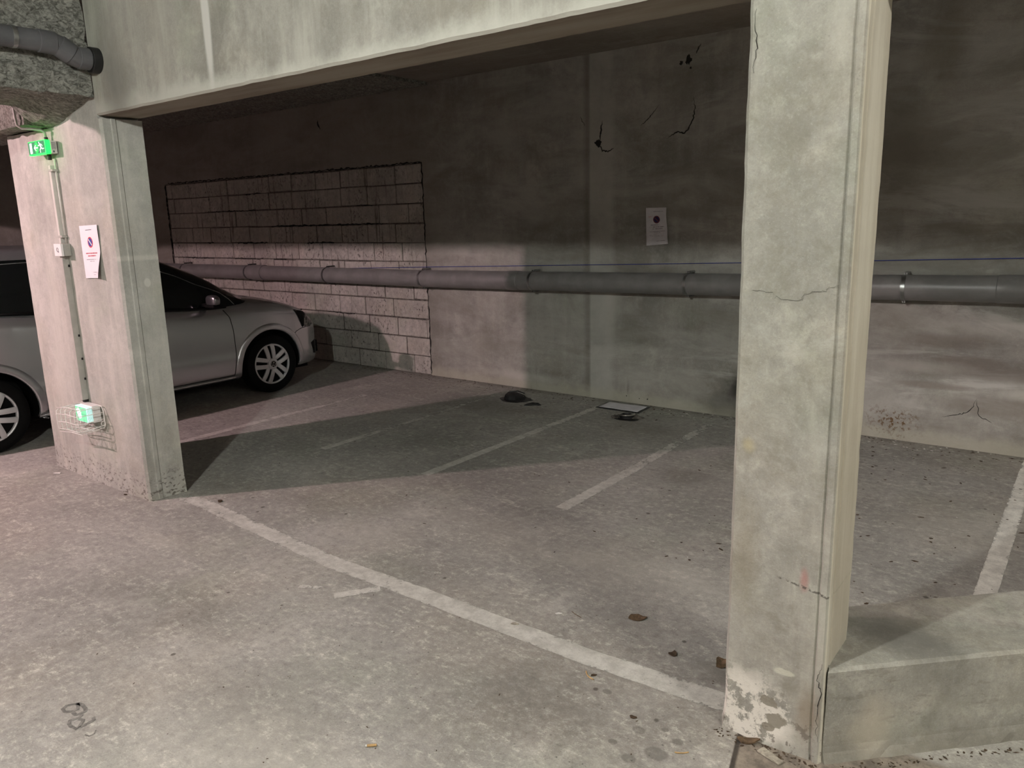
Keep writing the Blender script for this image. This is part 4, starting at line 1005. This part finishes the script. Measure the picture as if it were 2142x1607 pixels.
# loose dirt: one object of grit along the walls and across the bays
random.seed(77); bm = bmesh.new()
def grit(x, y, s):
    k = random.randint(4, 6); a0 = random.random() * 6.28; z = s * random.uniform(.15, .4); el = random.uniform(1, 2.6)
    ang = random.random() * 3.14; ca, sa = math.cos(ang), math.sin(ang)
    ring = []
    for i in range(k):
        a = a0 + 2 * math.pi * i / k; r = s * random.uniform(.5, 1.0); u, v = r * math.cos(a) * el, r * math.sin(a)
        ring.append(bm.verts.new((x + u * ca - v * sa, y + u * sa + v * ca, .0008)))
    c = bm.verts.new((x, y, .0008 + z))
    for i in range(k): bm.faces.new((ring[i], ring[(i + 1) % k], c))
for _ in range(420): grit(random.uniform(-7.0, 1.0), WY - abs(random.gauss(0, .16)) - .01, random.uniform(.003, .012))
for _ in range(260): grit(random.uniform(-1.6, 1.2), random.uniform(3.2, 5.9), random.uniform(.003, .012))
for _ in range(200): grit(random.uniform(-6.0, -1.0), random.uniform(2.6, 5.8), random.uniform(.002, .008))
for _ in range(120): grit(random.uniform(-3.5, -.9), random.uniform(1.0, 2.6), random.uniform(.0012, .0036))
for _ in range(90): grit(random.uniform(-.86, -.50), 2.165 - abs(random.gauss(0, .025)), random.uniform(.002, .006))
for _ in range(90):
    s = random.uniform(0, .8); grit(-.53 + s * .707 + random.uniform(0, .02), 2.16 + s * .707 - random.uniform(0, .03), random.uniform(.002, .006))
o = mk('dirt_grit', bm, M['leafdark']); tag(o, 'loose dark grit and leaf crumbs scattered over the garage floor', 'grit', kind='stuff')
bm = bmesh.new(); random.seed(12)
for _ in range(70): grit(random.uniform(-3.4, -.3), WY - abs(random.gauss(0, .1)) - .01, random.uniform(.003, .010))
for _ in range(60): grit(random.uniform(-4.5, .5), random.uniform(1.2, 5.6), random.uniform(.0015, .005))
o = mk('pale_crumbs', bm, M['chalk']); tag(o, 'pale plaster crumbs scattered on the floor and along the wall foot', 'crumbs', kind='stuff')

# ---------------------------------------------------------------- the silver car
CX, CYF, CYR = -7.34, 4.53, 2.03
car = thing('car', (CX, 3.3, 0), 'silver hatchback parked nose to the wall behind the wide left pillar', 'car')
def interp(tab, y):
    if y <= tab[0][0]: return list(tab[0][1:])
    if y >= tab[-1][0]: return list(tab[-1][1:])
    n = len(tab)
    for i in range(n - 1):
        if tab[i][0] <= y <= tab[i + 1][0]:
            a, b = tab[i], tab[i + 1]; h = b[0] - a[0]; t = (y - a[0]) / h; out = []
            for k in range(1, len(a)):
                def sl(p, q): return (q[k] - p[k]) / (q[0] - p[0])
                s = sl(a, b); s0 = sl(tab[i - 1], a) if i else s; s1 = sl(b, tab[i + 2]) if i + 2 < n else s
                m0 = 0 if s0 * s <= 0 else 2 * s0 * s / (s0 + s); m1 = 0 if s1 * s <= 0 else 2 * s1 * s / (s1 + s)
                out.append((2 * t**3 - 3 * t**2 + 1) * a[k] + (t**3 - 2 * t**2 + t) * h * m0 + (-2 * t**3 + 3 * t**2) * b[k] + (t**3 - t**2) * h * m1)
            return out
#        y     w    zb   zsh   zhe   zc
BODY = [(1.30, .58, .32, .88, .97, .99), (1.40, .70, .26, .96, 1.02, 1.04), (1.70, .81, .20, 1.03, 1.06, 1.08), (2.03, .837, .20, 1.04, 1.06, 1.08), (2.40, .84, .20, 1.02, 1.035, 1.05),
        (3.0, .84, .20, .975, .99, 1.0), (3.5, .84, .20, .93, .95, .97), (3.85, .84, .20, .905, .935, .955), (4.10, .84, .20, .90, .955, .98), (4.30, .838, .20, .905, .952, .975),
        (4.55, .832, .20, .885, .925, .955), (4.80, .812, .20, .84, .870, .905), (5.00, .77, .20, .775, .80, .84), (5.12, .71, .205, .70, .735, .775), (5.24, .60, .22, .61, .66, .69), (5.31, .46, .24, .55, .60, .625), (5.345, .30, .28, .50, .54, .56)]
def section(y):
    w, zb, zsh, zhe, zc = interp(BODY, y)
    k = min(1, max(0, (zsh - zb) / .7))
    mz = lambda z: zb + (z - .2) / .7 * (zsh - zb)
    pts = [(0, zb), (.90 * w, zb), (.968 * w, mz(.225)), (.990 * w, mz(.30)), (1.0 * w, mz(.415)), (.991 * w, mz(.455)), (.995 * w, mz(.55)), (.995 * w, mz(.68)), (.985 * w, mz(.80)), (.972 * w, mz(.845)), (.93 * w, zsh), (.80 * w, zhe), (.4 * w, zc - .004), (0, zc)]
    out = []
    n = len(pts)
    for i in range(n - 1):
        p0, p1, p2, p3 = pts[max(i - 1, 0)], pts[i], pts[i + 1], pts[min(i + 2, n - 1)]
        m = 3 if i not in (0, 12) else 3
        for s in range(m):
            t = s / m
            out.append(tuple(.5 * ((2 * p1[k]) + (-p0[k] + p2[k]) * t + (2 * p0[k] - 5 * p1[k] + 4 * p2[k] - p3[k]) * t * t * .55 + (-p0[k] + 3 * p1[k] - 3 * p2[k] + p3[k]) * t**3 * .55) if i not in (0,) else (p1[k] + (p2[k] - p1[k]) * t) for k in (0, 1)))
    # plain piecewise-linear is steadier than an overshooting spline: blend
    lin = []
    for i in range(n - 1):
        for s in range(3):
            t = s / 3; lin.append((pts[i][0] + (pts[i + 1][0] - pts[i][0]) * t, pts[i][1] + (pts[i + 1][1] - pts[i][1]) * t))
    out = lin + [pts[-1]]
    # light smoothing
    for _ in range(2):
        out = [out[0]] + [((out[i - 1][0] + 2 * out[i][0] + out[i + 1][0]) / 4, (out[i - 1][1] + 2 * out[i][1] + out[i + 1][1]) / 4) for i in range(1, len(out) - 1)] + [out[-1]]
    return out
def side_x(y, z):
    s = section(y); best = None
    for (xa, za), (xb, zb) in zip(s[:-1], s[1:]):
        if za <= z <= zb and xa > .2 * .84: return xa + (xb - xa) * ((z - za) / (zb - za) if zb > za else 0)
    return max(p[0] for p in s)
ys = [1.30 + .0225 * i for i in range(180)]; ys = [y for y in ys if y < 5.345] + [5.345]
bm = bmesh.new(); rings = []
for y in ys:
    s = section(y); ring = [(x, z) for x, z in s] + [(-x, z) for x, z in s[-2:0:-1]]
    rings.append([bm.verts.new((CX + x, y, z)) for x, z in ring])
m = len(rings[0])
for i in range(len(rings) - 1):
    for k in range(m): bm.faces.new((rings[i][k], rings[i][(k + 1) % m], rings[i + 1][(k + 1) % m], rings[i + 1][k]))
bm.faces.new(rings[0]); bm.faces.new(rings[-1][::-1]); bmesh.ops.recalc_face_normals(bm, faces=bm.faces)
body = mk('body', bm, [M['body'], M['trim']], car)
cb = bmesh.new()
AR = .352
for y in (CYF, CYR):
    for s in (1, -1): lathe(cb, [(-.17, AR), (.17, AR)], (CX + s * (.84 - .10), y, .285), 'X', 64)
cut = mk('cutter', cb, M['trim'], car)
md = body.modifiers.new('b', 'BOOLEAN'); md.operation = 'DIFFERENCE'; md.object = cut; md.solver = 'EXACT'
dg = bpy.context.evaluated_depsgraph_get(); dg.update()
me = bpy.data.meshes.new_from_object(body.evaluated_get(dg)); body.modifiers.clear(); body.data = me
me.materials.clear(); me.materials.append(M['body']); me.materials.append(M['trim'])
L0 = root_loc(car)
for p in me.polygons:
    p.use_smooth = True; c = p.center + L0; r = min(math.hypot(c.y - CYF, c.z - .285), math.hypot(c.y - CYR, c.z - .285))
    p.material_index = 1 if (r < AR + .002 or c.z < .203) else 0
me.set_sharp_from_angle(angle=math.radians(32))
bpy.data.objects.remove(cut)
def surf(y, z, off=0.0, s=1): return Vector((CX + s * (side_x(y, z) + off), y, z))
# wheel arch lips
for s in (1, -1):
    for cy in (CYF, CYR):
        bm = bmesh.new(); rows = []
        for i in range(61):
            a = math.radians(-14 + 208 * i / 60); row = []
            for r, o_ in ((AR - .002, -.012), (AR + .001, .006), (AR + .010, .010), (AR + .045, .0085), (AR + .062, .002), (AR + .066, -.004)):
                y, z = cy + r * math.cos(a), .285 + r * math.sin(a) * .985
                if z < .20: z = .20
                row.append(bm.verts.new(surf(min(y, 5.3), z, o_, s)))
            rows.append(row)
        for a_, b_ in zip(rows[:-1], rows[1:]):
            for k in range(5): bm.faces.new((a_[k], a_[k + 1], b_[k + 1], b_[k]))
        bmesh.ops.recalc_face_normals(bm, faces=bm.faces); mk('arch_lip', bm, M['body'], car, smooth=True)
def seam(name, pts, r, mat, s=1, off=.0, n=6, per=8):
    P = []
    for a, b in zip(pts[:-1], pts[1:]):
        for i in range(per): P.append(surf(a[0] + (b[0] - a[0]) * i / per, a[1] + (b[1] - a[1]) * i / per, off, s))
    P.append(surf(pts[-1][0], pts[-1][1], off, s)); bm = bmesh.new(); tube(bm, P, r, n); return mk(name, bm, mat, car, smooth=True)
for s in (1, -1):
    seam('door_seam', [(4.055, .875), (4.10, .80), (4.12, .68), (4.128, .46), (4.10, .25)], .0035, M['trim'], s)
    seam('door_seam', [(3.05, .96), (3.06, .60), (3.05, .25)], .0035, M['trim'], s)
    seam('door_seam', [(4.10, .247), (3.0, .247), (2.42, .25)], .0038, M['trim'], s)
    seam('bumper_seam', [(4.80, .53), (4.86, .575), (4.93, .595), (5.02, .60), (5.10, .595)], .003, M['trim'], s)
    seam('side_sill', [(4.17, .222), (3.0, .222), (2.38, .222)], .016, M['body'], s, -.006, 8)
# greenhouse
GH = [(1.42, .60, .98, .99), (1.50, .61, 1.10, 1.12), (1.62, .62, 1.28, 1.31), (1.78, .625, 1.41, 1.45), (2.0, .63, 1.465, 1.50), (2.4, .632, 1.484, 1.525), (2.9, .632, 1.472, 1.515), (3.3, .628, 1.415, 1.475),
      (3.62, .62, 1.325, 1.395), (3.88, .622, 1.198, 1.30), (4.065, .632, 1.112, 1.215), (4.228, .648, 1.010, 1.12), (4.40, .66, .93, 1.02), (4.56, .64, .86, .93)]
def gsec(y, off=0.0):
    hx, ze, zc = interp(GH, y); w, zb_, zsh, zhe, _ = interp(BODY, y); zs = zsh - .012; xb = .925 * w
    zs = min(zs, ze - .02) if ze - .02 > .3 else zs
    pts = [(xb + off, zs), (xb - (xb - hx) * .25 + off, zs + (ze - zs) * .35), (xb - (xb - hx) * .58 + off, zs + (ze - zs) * .70), (hx + .022 + off, ze - .055 * min(1, (ze - zs) / .3)), (hx - .01 + off * .7, ze - .008 + off), (hx - .10, ze + (zc - ze) * .35 + off), (.3, zc - .012 + off), (0, zc + off)]
    return pts
gy = [1.42 + .045 * i for i in range(70)] + [4.56]
bm = bmesh.new(); rings = []
for y in gy:
    s = gsec(y); ring = s + [(-x, z) for x, z in s[-2::-1]]; rings.append([bm.verts.new((CX + x, y, z)) for x, z in ring])
m = len(rings[0])
for i in range(len(rings) - 1):
    for k in range(m - 1): bm.faces.new((rings[i][k], rings[i][k + 1], rings[i + 1][k + 1], rings[i + 1][k]))
bmesh.ops.recalc_face_normals(bm, faces=bm.faces); mk('windows', bm, M['glass'], car, smooth=True, angle=50)
bm = bmesh.new(); rows = []
for y in [1.62 + .045 * i for i in range(41)]:
    s = gsec(y, .007)[3:]; ring = s + [(-x, z) for x, z in s[-2::-1]]; rows.append([bm.verts.new((CX + x, y, z)) for x, z in ring])
for a, b in zip(rows[:-1], rows[1:]):
    for k in range(len(a) - 1): bm.faces.new((a[k], a[k + 1], b[k + 1], b[k]))
bmesh.ops.recalc_face_normals(bm, faces=bm.faces); mk('roof', bm, M['body'], car, smooth=True, angle=60)
for s in (1, -1):
    def gx(y, t):      # point on the glass side at height fraction t
        p = gsec(y, .003); P = p[:5]; f = t * 4; i = min(3, int(f)); f -= i
        return Vector((CX + s * (P[i][0] + (P[i + 1][0] - P[i][0]) * f), y, P[i][1] + (P[i + 1][1] - P[i][1]) * f))
    bm = bmesh.new(); tube(bm, [gx(2.0, .70), gx(2.6, .70), gx(3.0, .70), gx(3.3, .69), gx(3.5, .68), gx(3.7, .66), gx(3.88, .62), gx(4.0, .58), gx(4.1, .50), gx(4.17, .35), gx(4.20, .12)], .0035, 8); mk('window_line', bm, M['zinc'], car, smooth=True)
    bm = bmesh.new(); tube(bm, [gx(y, .03) for y in (1.9, 2.4, 2.9, 3.3, 3.6, 3.9, 4.1)], .010, 8); mk('waist_seal', bm, M['trim'], car, smooth=True)
    # body-colour A pillar strip above the window line
    # door mirror
    bm = bmesh.new(); bmesh.ops.create_icosphere(bm, subdivisions=4, radius=1)
    for v in bm.verts:
        c = v.co.copy(); v.co = Vector((math.copysign(abs(c.x) ** .7, c.x) * .078, math.copysign(abs(c.y) ** .75, c.y) * .055 * (1 if c.y > 0 else .6), math.copysign(abs(c.z) ** .7, c.z) * .052))
    bmesh.ops.translate(bm, verts=bm.verts, vec=(CX + s * .93, 3.875, .985)); mr = mk('door_mirror', bm, M['mirror'], car, smooth=True)
    bm = bmesh.new(); box(bm, CX + s * .93 - .074, CX + s * .93 + .074, 3.835, 3.92, .922, .952, .012, 2); mk('mirror_base', bm, M['trim'], mr)
    bm = bmesh.new(); box(bm, min(CX + s * .75, CX + s * .86), max(CX + s * .75, CX + s * .86), 3.86, 3.92, .925, .955, .008, 2); mk('mirror_stalk', bm, M['trim'], mr)
    # headlamp: surface patch
    def patchgrid(c4, off, nu=12, nv=8, yo=0):
        bm = bmesh.new(); a, b, c, d = c4; rows = []
        for j in range(nv + 1):
            row = []
            for i in range(nu + 1):
                u, v = i / nu, j / nv; y = (a[0] * (1 - u) + b[0] * u) * (1 - v) + (d[0] * (1 - u) + c[0] * u) * v; z = (a[1] * (1 - u) + b[1] * u) * (1 - v) + (d[1] * (1 - u) + c[1] * u) * v
                bul = off + .010 * math.sin(math.pi * u) * math.sin(math.pi * v); row.append(bm.verts.new(surf(y, z, bul, s)))
            rows.append(row)
        for p, q in zip(rows[:-1], rows[1:]):
            for k in range(nu): bm.faces.new((p[k], p[k + 1], q[k + 1], q[k]))
        bmesh.ops.recalc_face_normals(bm, faces=bm.faces); return bm
    hl = mk('headlamp', patchgrid([(4.88, .785), (5.06, .735), (5.19, .605), (4.99, .605)], .006), M['lens'], car, smooth=True)
    mk('headlamp_surround', patchgrid([(4.865, .795), (5.03, .755), (5.05, .70), (4.955, .60)], .0055), M['trim'], hl, smooth=True)
    mk('fog_grille', patchgrid([(5.09, .42), (5.20, .44), (5.19, .29), (5.13, .30)], .003), M['trim'], car, smooth=True)
bm = bmesh.new(); box(bm, CX - .42, CX + .42, 5.325, 5.352, .52, .60, .006); mk('grille', bm, M['trim'], car)
bm = bmesh.new(); box(bm, CX - .50, CX + .50, 5.305, 5.345, .27, .40, .01); mk('lower_grille', bm, M['trim'], car)
# wheels
def wheel(side, cy):
    cx = CX + side * .815; R = .290; hz = .2885
    wobj = bpy.data.objects.new('wheel', None); COL.objects.link(wobj); wobj.parent = car; wobj.location = Vector((cx, cy, hz)) - L0
    bm = bmesh.new(); s = side
    lathe(bm, [(-s * .165, .19), (-s * .175, .21), (-s * .175, .255), (-s * .16, .280), (-s * .13, R), (-s * .03, R), (0, .282), (s * .013, .262), (s * .016, .235), (s * .006, .208), (-s * .004, .200), (-s * .02, .19)], (cx, cy, hz), 'X', 72)
    mk('tyre', bm, M['tyre'], wobj, smooth=True, angle=35)
    bm = bmesh.new(); lathe(bm, [(-s * .10, .196), (-s * .035, .196), (-s * .034, .02), (-s * .033, .001)], (cx, cy, hz), 'X', 48); mk('rim', bm, M['trim'], wobj)
    bm = bmesh.new(); lathe(bm, [(-s * .012, .184), (s * .001, .188), (s * .004, .197), (-s * .003, .205), (-s * .016, .204), (-s * .018, .186)], (cx, cy, hz), 'X', 72, False)
    for k in range(5):
        a = math.radians(90 + 72 * k + (9 if cy > 3 else -23))
        for q in (-1, 1):
            N = 8; prev = None
            for i in range(N + 1):
                t = i / N; rr = .022 + (.192 - .022) * t; lat = q * (.027 + .013 * t); hw = .0185 + .0035 * t; xx = s * (.014 * math.sin(math.pi * min(1, t * .95)) + .002)
                cur = []
                for dl, dx in ((-hw, -.016), (-hw, -.003), (-hw * .6, .0), (hw * .6, .0), (hw, -.003), (hw, -.016)):
                    u = lat + dl; yy = cy + rr * math.cos(a) - u * math.sin(a); zz = hz + rr * math.sin(a) + u * math.cos(a); cur.append(bm.verts.new((cx + xx + s * dx, yy, zz)))
                if prev:
                    for j in range(5): bm.faces.new((prev[j], prev[j + 1], cur[j + 1], cur[j]))
                prev = cur
    lathe(bm, [(-s * .01, .058), (s * .010, .056), (s * .015, .046), (s * .0155, .036)], (cx, cy, hz), 'X', 40)
    bmesh.ops.recalc_face_normals(bm, faces=bm.faces); cov = mk('wheel_cover', bm, M['hubcap'], wobj, smooth=True, angle=30)
    if side > 0:
        bm = bmesh.new(); lathe(bm, [(s * .0150, .0335), (s * .0175, .033), (s * .0176, .030), (s * .0158, .0295)], (cx, cy, hz), 'X', 40)
        X_ = cx + s * .0175
        def bar(p, q, wd=.0048):
            p, q = Vector(p), Vector(q); d = (q - p).normalized(); nn = Vector((-d.y, d.x)) * wd / 2
            vs = [bm.verts.new((X_, cy + v.x, hz + v.y)) for v in (p + nn, q + nn, q - nn, p - nn)]; vb = [bm.verts.new((X_ - .004, v.co.y, v.co.z)) for v in vs]
            bm.faces.new(vs)
            for i in range(4): bm.faces.new((vs[i], vs[(i + 1) % 4], vb[(i + 1) % 4], vb[i]))
        ro = Matrix.Rotation(math.radians(-14 if cy > 3 else 30), 2)
        for a, b in (((-.012, .026), (0, .004)), ((.012, .026), (0, .004)), ((-.026, .014), (-.011, -.026)), ((-.011, -.026), (0, -.003)), ((0, -.003), (.011, -.026)), ((.011, -.026), (.026, .014))):
            bar(ro @ Vector(a), ro @ Vector(b))
        em = mk('emblem', bm, M['chrome'], cov)
        bm = bmesh.new(); lathe(bm, [(s * .0150, .0295), (s * .0160, .0295)], (cx, cy, hz), 'X', 32); mk('emblem_field', bm, M['trim'], cov)
for s in (1, -1):
    for cy in (CYF, CYR): wheel(s, cy)
mk('underbody', new_box(CX - .62, CX + .62, 1.5, 5.1, .16, .26), M['trim'], car)

# ---------------------------------------------------------------- ceiling lamps of the aisle
for (x, y, z, r, c, e), lab in zip(LAMPS, ('round bulkhead lamp on the aisle ceiling left of the sprayed beam', 'round bulkhead lamp on the aisle ceiling between the two pillars')):
    t = thing('ceiling_lamp', (x, y, 3.0), lab, 'lamp', 'bulkhead lamps on the aisle ceiling')
    bm = bmesh.new(); lathe(bm, [(0, .07), (-.02, .07), (-.03, .035), (z + r * .6 - 3.0, .028)], (x, y, 3.0), 'Z', 24); mk('base', bm, M['white'], t, smooth=True, angle=40)
    bm = bmesh.new(); bmesh.ops.create_icosphere(bm, subdivisions=3, radius=r, matrix=Matrix.Translation((x, y, z)))
    mk('globe', bm, emit('lamp_glow', c, e, (.9, .9, .9)), t, smooth=True)

for (x, y, z, L_, c, e), lab in zip(BATTENS, ('tube batten lamp on the aisle ceiling right of the narrow pillar', 'added fill lamp on the bay ceiling far right of the narrow pillar')):
    t = thing('batten_lamp', (x, y, 3.0), lab, 'lamp')
    mk('base', new_box(x - L_ / 2 - .03, x + L_ / 2 + .03, y - .03, y + .03, 2.93, 2.9995, .006), M['white'], t)
    bm = bmesh.new(); tube(bm, [(x - L_ / 2, y, z), (x + L_ / 2, y, z)], .016, 16); mk('tube', bm, emit('tube_glow', c, e, (.9, .9, .9)), t, smooth=True, angle=40)
    for q in (-1, 1): mk('end_cap', new_box(x + q * (L_ / 2 + .012) - .012, x + q * (L_ / 2 + .012) + .012, y - .018, y + .018, z - .018, 2.94, .003), M['white'], t)
